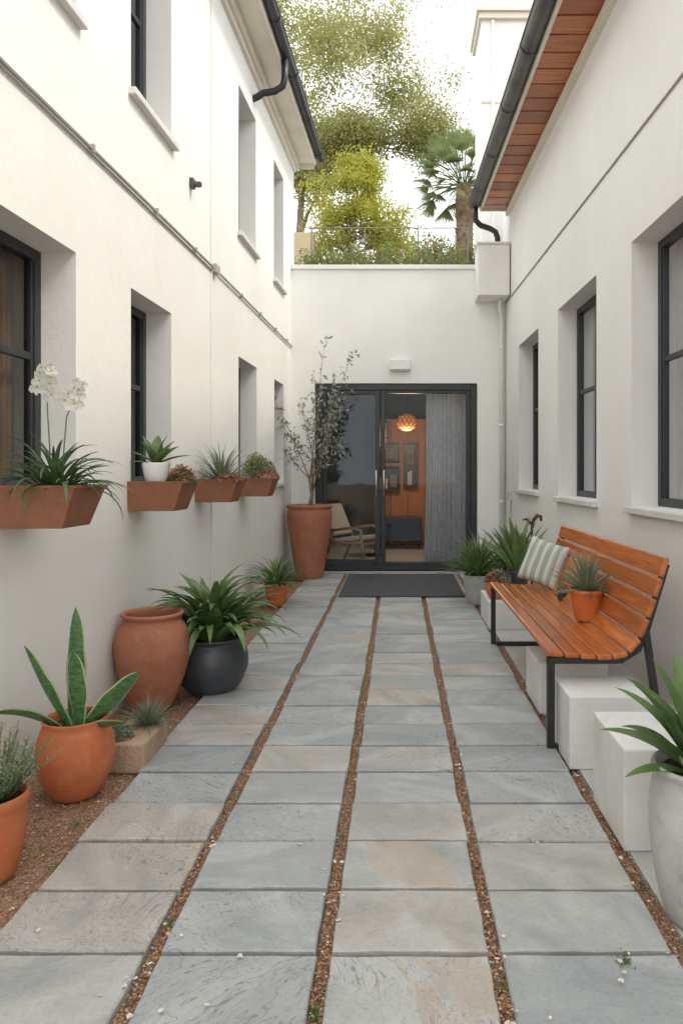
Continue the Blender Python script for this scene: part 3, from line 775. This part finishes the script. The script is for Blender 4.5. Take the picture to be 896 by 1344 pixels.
shrub('ground_shrub',(-.5,10.55,3.93),[((-.85+.24*i,0,.34+.10*math.sin(i*2.9)),.20,.14,.30) for i in range(10)],8000,.036,[M['l_mid'],M['l_yel']],'low green shrubs spilling along the terrace edge','shrub',seed=12,rt=.3)
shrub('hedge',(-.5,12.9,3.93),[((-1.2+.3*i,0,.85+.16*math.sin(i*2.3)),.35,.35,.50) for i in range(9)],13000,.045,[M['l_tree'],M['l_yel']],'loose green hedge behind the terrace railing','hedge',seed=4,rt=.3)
shrub('shrub',(-.3,15.6,4.0),[((-1.6+.5*i,0,1.5+.35*math.sin(i*1.7)),.5,.4,.75) for i in range(6)],10000,.065,[M['l_hedge'],M['l_tree']],'mixed tall shrubs on the slope behind the terrace','shrub',seed=6,rt=.6)
# palm
e=empty('palm_tree',(1.36,15,4.0),'palm tree with shaggy trunk and spreading green fronds','tree')
b=MB(); b.tube([(0,0,-.1),(0,0,1),(.02,0,2),(.02,0,2.8),(0,0,3.25)],[.19,.17,.17,.19,.16],14)
for k in range(260):
    z=R.uniform(.6,3.2); a=R.random()*6.28; b.blade((.16*math.cos(a),.16*math.sin(a),z),a,rad(50),.13,.05,.3,n=2,prof='agave')
b.obj('trunk',M['palmbark'],parent=e)
b=MB()
for k in range(52):
    a=k*2.399; q=k/51; e0=rad(84-108*q); p=Vector((.08*math.cos(a),.08*math.sin(a),3.25))
    pts=[]; L=.66
    for i in range(6):
        e_=e0-.45*(i/5)**1.5; pts.append(p.copy()); p=p+Vector((math.cos(a)*math.cos(e_),math.sin(a)*math.cos(e_),math.sin(e_)))*L/5
    b.tube(pts,.012,5,0,.2)
    tip=pts[-1]; tf=R.random()
    for i in range(22):
        f=-1+2*i/21
        b.blade(tip,a+f*1.5,e0-.4+.25*(1-abs(f)),.58*(1-.3*abs(f)),.034,.7,n=4,fold=.1,prof='agave',t=min(1,max(0,tf+R.uniform(-.15,.15))))
b.obj('crown',M['l_palm'],parent=e)
# railing
e=empty('railing',(0,10.9,3.93),'thin grey metal railing along the roof terrace','fence')
for x in [-1.3,-.5,.3,1.05]:
    b=MB(); b.tube([(x,0,0),(x,0,1.05)],.011,8); b.obj('post',M['rail'],parent=e)
b=MB(); b.tube([(-1.35,0,1.05),(1.07,0,1.05)],.010,8); b.tube([(-1.35,0,.15),(1.07,0,.15)],.005,6)
for i in range(6): b.tube([(-1.34,0,.28+.13*i),(1.06,0,.28+.13*i)],.0022,4)
for i in range(30): b.tube([(-1.3+.08*i,0,.15),(-1.3+.08*i,0,1.04)],.0022,4)
b.obj('rail',M['rail'],parent=e)

# ------------------------------------------------------------------ pots & plants
def pot(e,prof,mat,rim_in,soil_z,soil_r,n=56,wob=0):
    b=MB(); full=prof+rim_in; b.lathe([(0.001,prof[0][1])]+full,n=n,wob=wob)
    p=b.obj('pot',mat,parent=e,smooth=True)
    md=p.modifiers.new('s','SUBSURF'); md.levels=1; md.render_levels=1
    b=MB(); 
    nn=36; rr=6
    vs=[(0,0,soil_z+.004)];fs=[]
    for k in range(1,rr+1):
        for i in range(nn):
            a=2*math.pi*i/nn; vs.append((soil_r*k/rr*math.cos(a),soil_r*k/rr*math.sin(a),soil_z+R.uniform(-.003,.004)))
    for i in range(nn): fs.append((0,1+i,1+(i+1)%nn))
    for k in range(rr-1):
        for i in range(nn):
            a=1+k*nn+i; c=1+k*nn+(i+1)%nn; fs.append((a,a+nn,c+nn,c))
    b.add(vs,fs); b.obj('soil',M['soil'],parent=e)
def foliage(e,b,mats,name='foliage',smooth=True): return b.obj(name,mats,parent=e,smooth=smooth)
def rosette(b,c,n,L,w,e_lo=20,e_hi=85,bend=1.2,prof='strap',fold=.25,m=0,r0=.02,pw=1.3,seg=7,az=None):
    for i in range(n):
        q=i/max(1,n-1); a=i*2.399+R.uniform(-.3,.3)
        e0=rad(e_lo+(e_hi-e_lo)*q+R.uniform(-8,8)); LL=L*R.uniform(.7,1.1)
        b.blade((c[0]+r0*math.cos(a)*(1-q),c[1]+r0*math.sin(a)*(1-q),c[2]),a,e0,LL,w*R.uniform(.8,1.15),bend*R.uniform(.6,1.3),seg,fold,prof,m,None,pw,R.uniform(-.25,.25))
def mound(b,c,rx,rz,n,size,m=0,asp=.5,stems=True):
    for i in range(n):
        a=R.random()*6.28; q=math.sqrt(R.random()); h=math.sqrt(max(0,1-q*q))*R.uniform(.5,1.05)
        b.leaf((c[0]+rx*q*math.cos(a),c[1]+rx*q*math.sin(a),c[2]+rz*h),size*R.uniform(.6,1.4),m,None,asp)

# lavender pot
e=empty('potted_plant',(-1.33,2.37,-.03),'terracotta pot with grey green lavender on gravel','potted plant')
pot(e,[(.062,0),(.075,.01),(.098,.10),(.108,.19),(.106,.235),(.112,.24),(.116,.265),(.112,.28)],M['terra'],[(.102,.282),(.098,.26),(.09,.18)],.25,.098)
b=MB()
for i in range(80):
    a=R.random()*6.28; el=rad(R.uniform(35,88)); L=R.uniform(.12,.26)
    p0=Vector((.04*math.cos(a),.04*math.sin(a),.25)); d=Vector((math.cos(a)*math.cos(el),math.sin(a)*math.cos(el),math.sin(el)))
    b.tube([p0,p0+d*L*.5,p0+d*L+Vector((0,0,.01))],.0013,4,1)
    for k in range(26):
        q=k/26; pp=p0+d*L*q; aa=R.random()*6.28
        b.blade(pp,aa,rad(30),.024,.006,.3,n=2,prof='agave')
foliage(e,b,[M['l_grey'],M['gstem']])
# snake plant in round pot
e=empty('potted_plant',(-1.325,2.98,-.03),'round orange terracotta pot with broad upright succulent leaves','potted plant')
pot(e,[(.075,0),(.09,.006),(.13,.07),(.152,.14),(.155,.19),(.145,.25),(.128,.29),(.124,.305),(.132,.325)],M['terra'],[(.122,.33),(.114,.31),(.118,.26)],.285,.118)
b=MB()
def snake(b,p,az,e0,L,w,bend,t=0.3,side=0,twist=0,t0=.2):
    p=Vector(p); n=16; vs=[];fs=[];fe=[]
    for k in range(n+1):
        q=k/n; el=e0-bend*q**1.4; a2=az+side*q
        d=Vector((math.cos(a2)*math.cos(el),math.sin(a2)*math.cos(el),math.sin(el)))
        sd=Vector((-math.sin(a2),math.cos(a2),0)); up=d.cross(sd)
        tw=twist*q+t0; sd2=sd*math.cos(tw)+up*math.sin(tw); up2=up*math.cos(tw)-sd*math.sin(tw)
        ww=w*(.32+.68*math.sin(min(1,q*1.6)*math.pi/2))*max(0,(1-q**3.6))**.65*(1+.05*math.sin(q*17))+.001
        for s in (-.5,-.42,0,.42,.5): vs.append(p+sd2*ww*s+up2*ww*(.8*s*s))
        p=p+d*L/n
    for k in range(n):
        for i in range(4):
            f=(k*5+i,k*5+i+1,k*5+6+i,k*5+5+i); (fe if i in(0,3) else fs).append(f)
    b.add(vs,fs+fe,0,t)
    for i in range(len(fe)): b.t[-1-i]=.95
snake(b,(-.015,.01,.27),rad(268),rad(93),.50,.092,.02,side=.1,twist=-.5,t0=.2)
snake(b,(.020,-.015,.27),rad(262),rad(84),.34,.088,.06,twist=.5,t0=-.1)
snake(b,(-.02,.0,.27),rad(178),rad(56),.40,.084,-.20,twist=-.3,t0=1.25)
snake(b,(.03,.0,.27),rad(2),rad(44),.33,.094,-.10,twist=.3,t0=-1.15)
snake(b,(.03,-.03,.27),rad(-12),rad(18),.22,.070,.2,twist=.2,t0=-.8)
snake(b,(-.03,-.03,.27),rad(192),rad(34),.29,.076,.70,twist=-.2,t0=.9)
foliage(e,b,M['l_snake'])
# stone tray with succulents
e=empty('stone_planter',(-1.20,3.34,-.03),'low rough sandy block planter with small succulents','planter')
b=MB(); b.box(-.105,.085,-.155,.17,0,.135); b.obj('box',M['terra_old'],parent=e,bevel=.012,bseg=3)
b=MB(); mound(b,(-.05,-.08,.13),.06,.06,520,.016,0,.5); b.obj('succulent',M['l_grey'],parent=e)
b=MB(); rosette(b,(.02,.09,.135),110,.16,.009,5,85,.7,'agave',.2,r0=.02,seg=5); b.obj('air_plant',M['l_grey'],parent=e)
# big urn
e=empty('urn',(-1.375,4.06,-.03),'large empty terracotta urn standing on gravel','pot')
b=MB(); b.lathe([(.001,0),(.095,0),(.105,.01),(.140,.09),(.180,.20),(.205,.31),(.210,.37),(.200,.43),(.178,.475),(.158,.500),(.152,.512),(.158,.522),(.170,.530),(.174,.542),(.166,.552),(.150,.548),(.142,.53),(.15,.48),(.18,.36),(.12,.06),(.001,.05)],n=64,wob=.004)
o=b.obj('pot',M['urn'],parent=e,smooth=True); o.modifiers.new('s','SUBSURF').levels=1
# dark bowl
e=empty('potted_plant',(-1.115,4.34,-.03),'glossy dark slate coloured pot with long arching green leaves','potted plant')
pr=[(.095,0),(.11,.008)]
ref=[(.11,.008),(.175,.07),(.213,.16),(.218,.22),(.205,.285),(.190,.312)]
for k in range(1,16):
    z=.008+(.312-.008)*k/15
    for (r0_,z0_),(r1_,z1_) in zip(ref,ref[1:]):
        if z0_<=z<=z1_+1e-6: r=r0_+(r1_-r0_)*(z-z0_)/(z1_-z0_); break
    pr.append((r+(.0015 if k%2==0 else 0),z))
pot(e,pr+[(.184,.325),(.200,.34),(.204,.352)],M['darkpot'],[(.193,.358),(.176,.345),(.173,.30)],.32,.172,64)
b=MB(); rosette(b,(0,0,.31),72,.52,.066,38,90,1.75,'strap',.2,r0=.07,pw=1.5,seg=11)
foliage(e,b,M['l_strap'])
b=MB()
for k in range(3): rosette(b,(R.uniform(-.06,.06),R.uniform(-.06,.06),.31),11,.48,.052,45,88,1.7,'strap',.2,r0=.05,seg=10)
foliage(e,b,M['l_mid'],'young_leaves')
# small orange pot far
e=empty('potted_plant',(-1.2,7.15,-.03),'small orange clay pot with spiky green plant','potted plant')
pot(e,[(.065,0),(.075,.005),(.10,.09),(.112,.17),(.110,.19),(.118,.2),(.12,.225)],M['orange'],[(.108,.23),(.103,.2)],.2,.103)
b=MB(); rosette(b,(0,0,.19),85,.40,.026,18,87,1.2,'strap',.25,r0=.04); foliage(e,b,M['l_mid'])
# tall urn with shrub
e=empty('potted_plant',(-1.09,8.95,-.03),'tall terracotta urn with sparse silvery branching shrub','potted plant')
pot(e,[(.145,0),(.155,.01),(.185,.15),(.225,.40),(.262,.62),(.278,.76),(.275,.84),(.262,.875),(.265,.885),(.285,.90),(.288,.925)],M['urn'],[(.272,.935),(.25,.92),(.245,.85)],.88,.245,64)
T=MB(); C=MB()
tp=[Vector(p) for p in [(0,0,.86),(.03,0,1.05),(.0,0,1.25),(.05,0,1.45)]]
T.tube(tp,[.028,.022,.018,.015],8)
tips=[(-.12,0,2.2),(.05,.05,2.55),(.20,0,3.05),(.56,0,2.9),(.50,.05,2.35),(.35,0,2.0),(-.34,0,1.95),(-.44,-.02,2.25),(.15,0,2.45),(.28,.1,2.6),(-.30,.1,1.65),(.30,-.1,2.2),(.42,-.05,1.75)]
for tx in tips:
    tip=Vector(tx); st=R.choice(tp[1:]); mid=st.lerp(tip,.45)+Vector((R.gauss(0,.04),R.gauss(0,.04),-.02))
    path=[st,mid,mid.lerp(tip,.5)+Vector((R.gauss(0,.02),0,.02)),tip]; T.tube(path,[.008,.0045,.003,.0013],6)
    for k in range(50):
        q=R.uniform(.22,1); i=min(2,int(q*3)); pp=path[i].lerp(path[i+1],q*3-i)
        off=Vector((R.gauss(0,.045),R.gauss(0,.045),R.gauss(0,.04)))
        C.leaf(pp+off,R.uniform(.050,.080),0,None,.42)
        if k%9==0: T.tube([pp,pp+off*1.3],.0012,4)
T.obj('branches',M['stem'],parent=e,smooth=True); C.obj('foliage',M['l_silver'],parent=e)

# ---------------- window boxes
def window_box(yn,yf,label):
    d=.325; z0,z1=1.075,1.248
    org=Vector((XL(yn),(yn+yf)/2,z0))
    e=empty('window_box',org,label,'planter','rusty planters mounted on the wall')
    b=MB(); t=.035; s=.008
    def rg(z,tap,ins=0): return [TL(.002+ins,yn+tap*.3+ins,z),TL(d-tap*1.6-ins,yn+tap*.3+ins,z),TL(d-tap*1.6-ins,yf-tap-ins,z),TL(.002+ins,yf-tap-ins,z)]
    L=[rg(z0,t),rg(z1-.012,0.002),rg(z1-.012,-.004),rg(z1,-.004),rg(z1,0,s),rg(z1-.03,.004,s)]
    vs=[p for r in L for p in r]; fs=[(3,2,1,0)]
    for k in range(len(L)-1):
        for i in range(4): j=(i+1)%4; fs.append((k*4+i,k*4+j,(k+1)*4+j,(k+1)*4+i))
    b.add(vs,fs); b.obj('box',M['rust'],parent=e,off=org,bevel=.003)
    b=MB(); r=rg(z1-.022,.004,s); b.add(r,[(0,1,2,3)]); b.obj('soil',M['soil'],parent=e,off=org)
    return e,org,(yn+yf)/2,z1-.02
e,org,ym,zs=window_box(2.88,3.17,'rusty wall planter with white orchid and arching strap leaves')
b=MB(); c=Vector(TL(.17,ym,zs))-org
rosette(b,c,60,.29,.020,15,85,1.5,'strap',.25,r0=.06,seg=9)
rosette(b,c+Vector((.06,-.02,0)),26,.26,.016,10,75,1.5,'strap',.25,r0=.04,seg=8)
foliage(e,b,M['l_dark'])
b=MB()
for (bx,tx,tz,hh) in [((-.01),(-.015),.52,0),((.03),(.125),.45,1)]:
    F=MB()
    p0=c+Vector((bx,0,0)); p3=c+Vector((tx,-.02,tz)); mid=p0.lerp(p3,.60)+Vector((-.03 if hh else -.01,0,.03))
    pth=[p0,p0.lerp(mid,.5)+Vector((0,0,.02)),mid,mid.lerp(p3,.5)+Vector((0,0,.012)),p3]
    b.tube(pth,.0028,6)
    nf=9 if not hh else 8
    for k in range(nf):
        q=k/(nf-1); s2=.55+q*1.45; pp=pth[2].lerp(pth[3],s2) if s2<1 else pth[3].lerp(pth[4],s2-1)
        fc=pp+Vector(((-1)**k*R.uniform(.018,.032)*(1.2-.6*q),R.uniform(-.03,-.005),R.uniform(-.004,.008)))
        b.tube([pp,fc+Vector((0,.004,0))],.0012,4)
        az=R.uniform(-.3,.3)+1.57; s0=.036*(1-.50*q)
        nrm=Vector((R.uniform(-.35,.5),-1,R.uniform(-.3,.3))).normalized(); u=Vector((1,0,0)); u=(u-nrm*u.dot(nrm)).normalized(); v=nrm.cross(u)*-1
        for i in range(5):
            a=az+i*1.2566; d=u*math.cos(a)+v*math.sin(a); sdv=nrm.cross(d)
            s=s0*(1.0 if i in(0,2,3) else 1.15); wd=.34 if i in(0,2,3) else .55
            F.add([fc,fc+d*s*.35+sdv*s*wd*.8+nrm*.004,fc+d*s*.75+sdv*s*wd*.8+nrm*.003,fc+d*s*1.02,fc+d*s*.75-sdv*s*wd*.8+nrm*.003,fc+d*s*.35-sdv*s*wd*.8+nrm*.004],[(0,1,2,3),(0,3,4,5)],0)
        F.add([fc+nrm*.005+u*.005,fc+nrm*.005-u*.005+v*.003,fc+nrm*.009-v*.006],[(0,1,2)],1)
    F.obj('flower',[M['petal'],M['l_yel']],parent=e)
b.obj('stem',M['gstem'],parent=e,smooth=True)
e,org,ym,zs=window_box(4.19,4.48,'rusty wall planter with flowering succulents')
c=Vector(TL(.265,ym+.02,zs))-org
b=MB(); mound(b,c,.085,.095,700,.020,0,.6); mound(b,c+Vector((0,0,.018)),.088,.10,260,.016,1,.9)
mound(b,c+Vector((-.19,0,0)),.06,.03,160,.02,0,.6)
b.obj('foliage',[M['l_mid'],M['l_red']],parent=e)
wp=Vector(TL(.13,4.30,zs)); e=empty('potted_plant',wp,'small white ceramic pot with glossy green paddle leaves','potted plant')
pot(e,[(.050,0),(.056,.003),(.072,.06),(.080,.118),(.081,.130)],M['whitepot'],[(.074,.131),(.070,.10)],.115,.070)
b=MB()
for (a,el,L,w) in [(185,34,.21,.08),(5,24,.22,.075),(150,65,.19,.075),(40,60,.19,.08),(200,14,.18,.062),(-30,50,.15,.07),(100,75,.20,.075),(250,60,.15,.07),(-12,45,.19,.075),(220,65,.17,.075),(175,72,.20,.08),(20,78,.20,.08)]:
    b.blade((0,0,.115),rad(a),rad(el),L,w,.40,8,.12,'broad')
foliage(e,b,M['l_mid'])
e,org,ym,zs=window_box(5.44,5.72,'rusty wall planter with spiky grey green tuft and red flowers')
c=Vector(TL(.18,ym,zs))-org
b=MB(); rosette(b,c+Vector((-.02,.03,0)),120,.34,.013,15,88,.8,'agave',.2,r0=.06,seg=6); mound(b,c+Vector((.07,-.10,0)),.10,.07,300,.020,1,.6); mound(b,c,.13,.06,260,.020,0,.6)
foliage(e,b,[M['l_grey'],M['l_red']],smooth=False)
e,org,ym,zs=window_box(6.76,7.04,'rusty wall planter with low green and red succulents')
c=Vector(TL(.18,ym,zs))-org
b=MB(); mound(b,c,.16,.22,700,.028,0,.5); mound(b,c+Vector((-.05,0,.02)),.13,.24,650,.026,2,.5); mound(b,c+Vector((.07,-.09,0)),.12,.11,360,.022,1,.7); rosette(b,c+Vector((-.05,0,0)),50,.30,.012,20,88,.7,'agave',.2,r0=.05,seg=5)
foliage(e,b,[M['l_grey'],M['l_red'],M['l_yel']],smooth=False)

# ------------------------------------------------------------------ bench
BX=(1.0,4.45,-.012)
e=empty('park_bench',BX,'curved orange timber slat bench with black steel frame','bench')
prof=[(.735,.462,2),(.812,.456,3),(.889,.450,2),(.966,.447,-2),(1.040,.455,-14),(1.103,.500,-48),(1.148,.582,-66),(1.183,.676,-70),(1.214,.772,-72),(1.243,.866,-72)]
def slats(rng,name,wd):
    b=MB()
    for i,(x,z,a) in enumerate(rng):
        b.obox((x-BX[0],0,z),(wd if not(name=='backrest' and i==0) else .078,2.14,.026),Matrix.Rotation(rad(a),3,'Y'),0,R.random())
    return b.obj(name,M['bench'],parent=e,bevel=.009,bseg=4)
slats(prof[:5],'seat',.071); slats(prof[5:],'backrest',.093)
for yy in (-1.03,1.03):
    b=MB()
    def bar(p,q,w=.045,t=.022):
        p=Vector(p);q=Vector(q); d=(q-p); L=d.length; d.normalize(); yv=Vector((0,1,0)); xv=yv.cross(d); rot=Matrix((xv,yv,d)).transposed()
        b.obox((p+q)/2,(w,t,L),rot)
    xs=[p[0]-BX[0] for p in prof]
    fx=.72-BX[0]
    bar((fx,yy,0.0),(fx,yy,.44),.034,.034)
    bar((fx-.017,yy,.425),(xs[4],yy,.425),.03,.03)
    bar((xs[4],yy,.42),(xs[5]+.025,yy,.475),.03,.028); bar((xs[5]+.024,yy,.47),(xs[6]+.022,yy,.57),.03,.028); bar((xs[6]+.022,yy,.565),(xs[9]+.022,yy,.88),.03,.028)
    bar((xs[6]+.02,yy,.56),(1.25-BX[0],yy,0.0),.032,.034)
    bar((fx,yy,.016),(1.25-BX[0],yy,.016),.030,.032)
    b.obj('leg',M['black'],parent=e,bevel=.003)
# cushion
e=empty('cushion',(1.045,5.17,.462),'striped pale green and white cushion leaning on bench','cushion')
b=MB(); n=24; vs=[];fs=[]; sz=.168
for side in (1,-1):
    for j in range(n+1):
        for i in range(n+1):
            u=-1+2*i/n; v=-1+2*j/n
            pinch=1-.09*(1-abs(u)**2)*(abs(v)**3) ; pinch2=1-.09*(1-abs(v)**2)*(abs(u)**3)
            th=.066*((1-u**4)*(1-v**4))**.55
            wr=.004*math.sin(u*9+v*4)*(1-u*u)*(1-v*v)
            vs.append((u*sz*pinch2,side*(th+wr),v*sz*pinch))
K=(n+1)*(n+1)
for s in (0,1):
    for j in range(n):
        for i in range(n):
            a=s*K+j*(n+1)+i; f=(a,a+1,a+n+2,a+n+1); fs.append(f if s else f[::-1])
b.add(vs,fs); o=b.obj('cushion_cover',M['stripe'],parent=e,smooth=True,fix=True)
o.location=(0,0,.190); o.rotation_euler=Euler((rad(-18),rad(14),rad(-38)),'XYZ')
# pots on bench
e=empty('potted_plant',(1.065,4.10,.460),'orange clay pot with spiky agave standing on the bench','potted plant')
pot(e,[(.058,0),(.062,.004),(.078,.08),(.087,.14),(.088,.15),(.094,.153),(.096,.18)],M['orange'],[(.086,.183),(.082,.16)],.16,.082)
b=MB(); rosette(b,(0,0,.16),85,.25,.020,5,88,.3,'agave',.3,r0=.02,seg=6); foliage(e,b,[M['l_grey']],smooth=False)
e=empty('potted_plant',(1.075,4.75,.460),'very small dark cup with tiny trailing plant on bench','potted plant')
pot(e,[(.024,0),(.027,.004),(.030,.04),(.032,.055)],M['darkpot'],[(.028,.057),(.026,.047)],.047,.026)
b=MB(); mound(b,(0,0,.05),.04,.06,150,.015); b.obj('foliage',M['l_grey'],parent=e)

# ------------------------------------------------------------------ concrete blocks
g='pale concrete cube seats along the wall'
for (x0,x1,y0,y1,h,lab) in [(.78,1.16,2.50,2.90,.355,'pale concrete cube beside the large grey pot'),(.755,1.125,3.19,3.52,.325,'pale concrete cube beside the steel bench leg'),(.765,1.14,3.92,4.33,.275,'pale concrete cube beneath the timber bench'),(.755,1.16,6.02,6.62,.235,'pale concrete cube carrying potted plants')]:
    b=MB(); cx,cy=(x0+x1)/2,(y0+y1)/2; b.box(x0-cx,x1-cx,y0-cy,y1-cy,0,h)
    o=b.obj('concrete_cube',M['block'],bevel=.008,bseg=3); o.location=(cx,cy,-.012); o['label']=lab; o['category']='block'; o['group']=g

# plants near the door on the bench side
e=empty('potted_plant',(.84,6.18,.223),'round orange clay pot with pink tinged succulents on concrete cube','potted plant')
pot(e,[(.05,0),(.06,.004),(.088,.05),(.096,.09),(.084,.130),(.080,.136),(.086,.148)],M['orange'],[(.076,.15),(.075,.13)],.135,.075)
b=MB(); mound(b,(0,0,.13),.10,.11,380,.034,0,.6); mound(b,(.02,0,.14),.10,.11,420,.028,1,.6); b.obj('foliage',[M['l_red'],M['l_grey']],parent=e)
e=empty('potted_plant',(1.05,6.36,.223),'dark pot with tall upright pointed green leaves','potted plant')
pot(e,[(.055,0),(.06,.004),(.085,.09),(.098,.19),(.10,.22)],M['darkpot'],[(.09,.222),(.088,.2)],.2,.088)
b=MB(); rosette(b,(0,0,.2),30,.48,.070,48,88,.25,'broad',.25,r0=.04,seg=8); foliage(e,b,M['l_mid'])
e=empty('potted_plant',(.80,7.20,-.012),'grey concrete pot with fine spiky green foliage','potted plant')
pot(e,[(.09,0),(.1,.006),(.140,.11),(.150,.24),(.145,.30)],M['greypot'],[(.133,.302),(.13,.27)],.28,.13)
b=MB(); rosette(b,(0,0,.28),200,.50,.024,22,88,.9,'agave',.2,r0=.06,seg=7); foliage(e,b,M['l_mid'])
e=empty('potted_plant',(1.14,7.45,-.012),'grey concrete pot with leafy shrub beside the wall','potted plant')
pot(e,[(.09,0),(.1,.006),(.13,.12),(.14,.26),(.14,.3)],M['greypot'],[(.128,.302),(.125,.27)],.28,.125)
b=MB(); rosette(b,(0,0,.28),130,.52,.032,18,88,1.1,'strap',.2,r0=.06,seg=7); foliage(e,b,M['l_mid'])
# wall fitting
e=empty('garden_ornament',(1.20,6.50,.223),'dark rusty curled metal ornament behind the plants','ornament')
b=MB(); pts=[(0,0,0),(0,0,.35),(.0,0,.58),(.015,0,.65),(.05,0,.69),(.08,0,.68),(.085,0,.64)]
b.tube(pts,[.010,.010,.012,.017,.020,.016,.010],10); b.lathe([(.001,.01),(.07,.008),(.07,0)],n=24)
b.tube([(0,0,.61),(-.05,0,.66),(-.085,0,.65)],[.012,.013,.005],8)
b.obj('body',M['oldrust'],parent=e,smooth=True)

# big grey pot
e=empty('potted_plant',(.885,2.12,-.012),'large pale grey concrete pot with broad dark leaves','potted plant')
pot(e,[(.085,0),(.095,.006),(.125,.10),(.143,.23),(.147,.33),(.138,.40),(.128,.425),(.129,.432),(.138,.445),(.139,.458)],M['greypot'],[(.128,.463),(.118,.45),(.116,.40)],.43,.117,64)
b=MB()
for (a,el,L,w,bd) in [(165,40,.30,.065,.9),(150,62,.33,.07,.8),(190,55,.28,.07,.9),(120,60,.34,.075,.7),(100,75,.36,.075,.5),(200,22,.24,.06,.7),(230,50,.22,.06,1.0),(80,50,.3,.07,.8),(60,70,.34,.07,.6),(30,55,.3,.07,.8),(-20,50,.28,.07,.9),(-60,55,.25,.06,1),(140,78,.35,.07,.4),(175,70,.33,.065,.6),(0,75,.34,.07,.4),(130,30,.28,.065,.8)]:
    b.blade((.02*math.cos(rad(a)),.02*math.sin(rad(a)),.42),rad(a),rad(el),L,w,bd,10,.22,'broad',0,None,1.3,R.uniform(-.3,.3))
foliage(e,b,M['l_strap'])
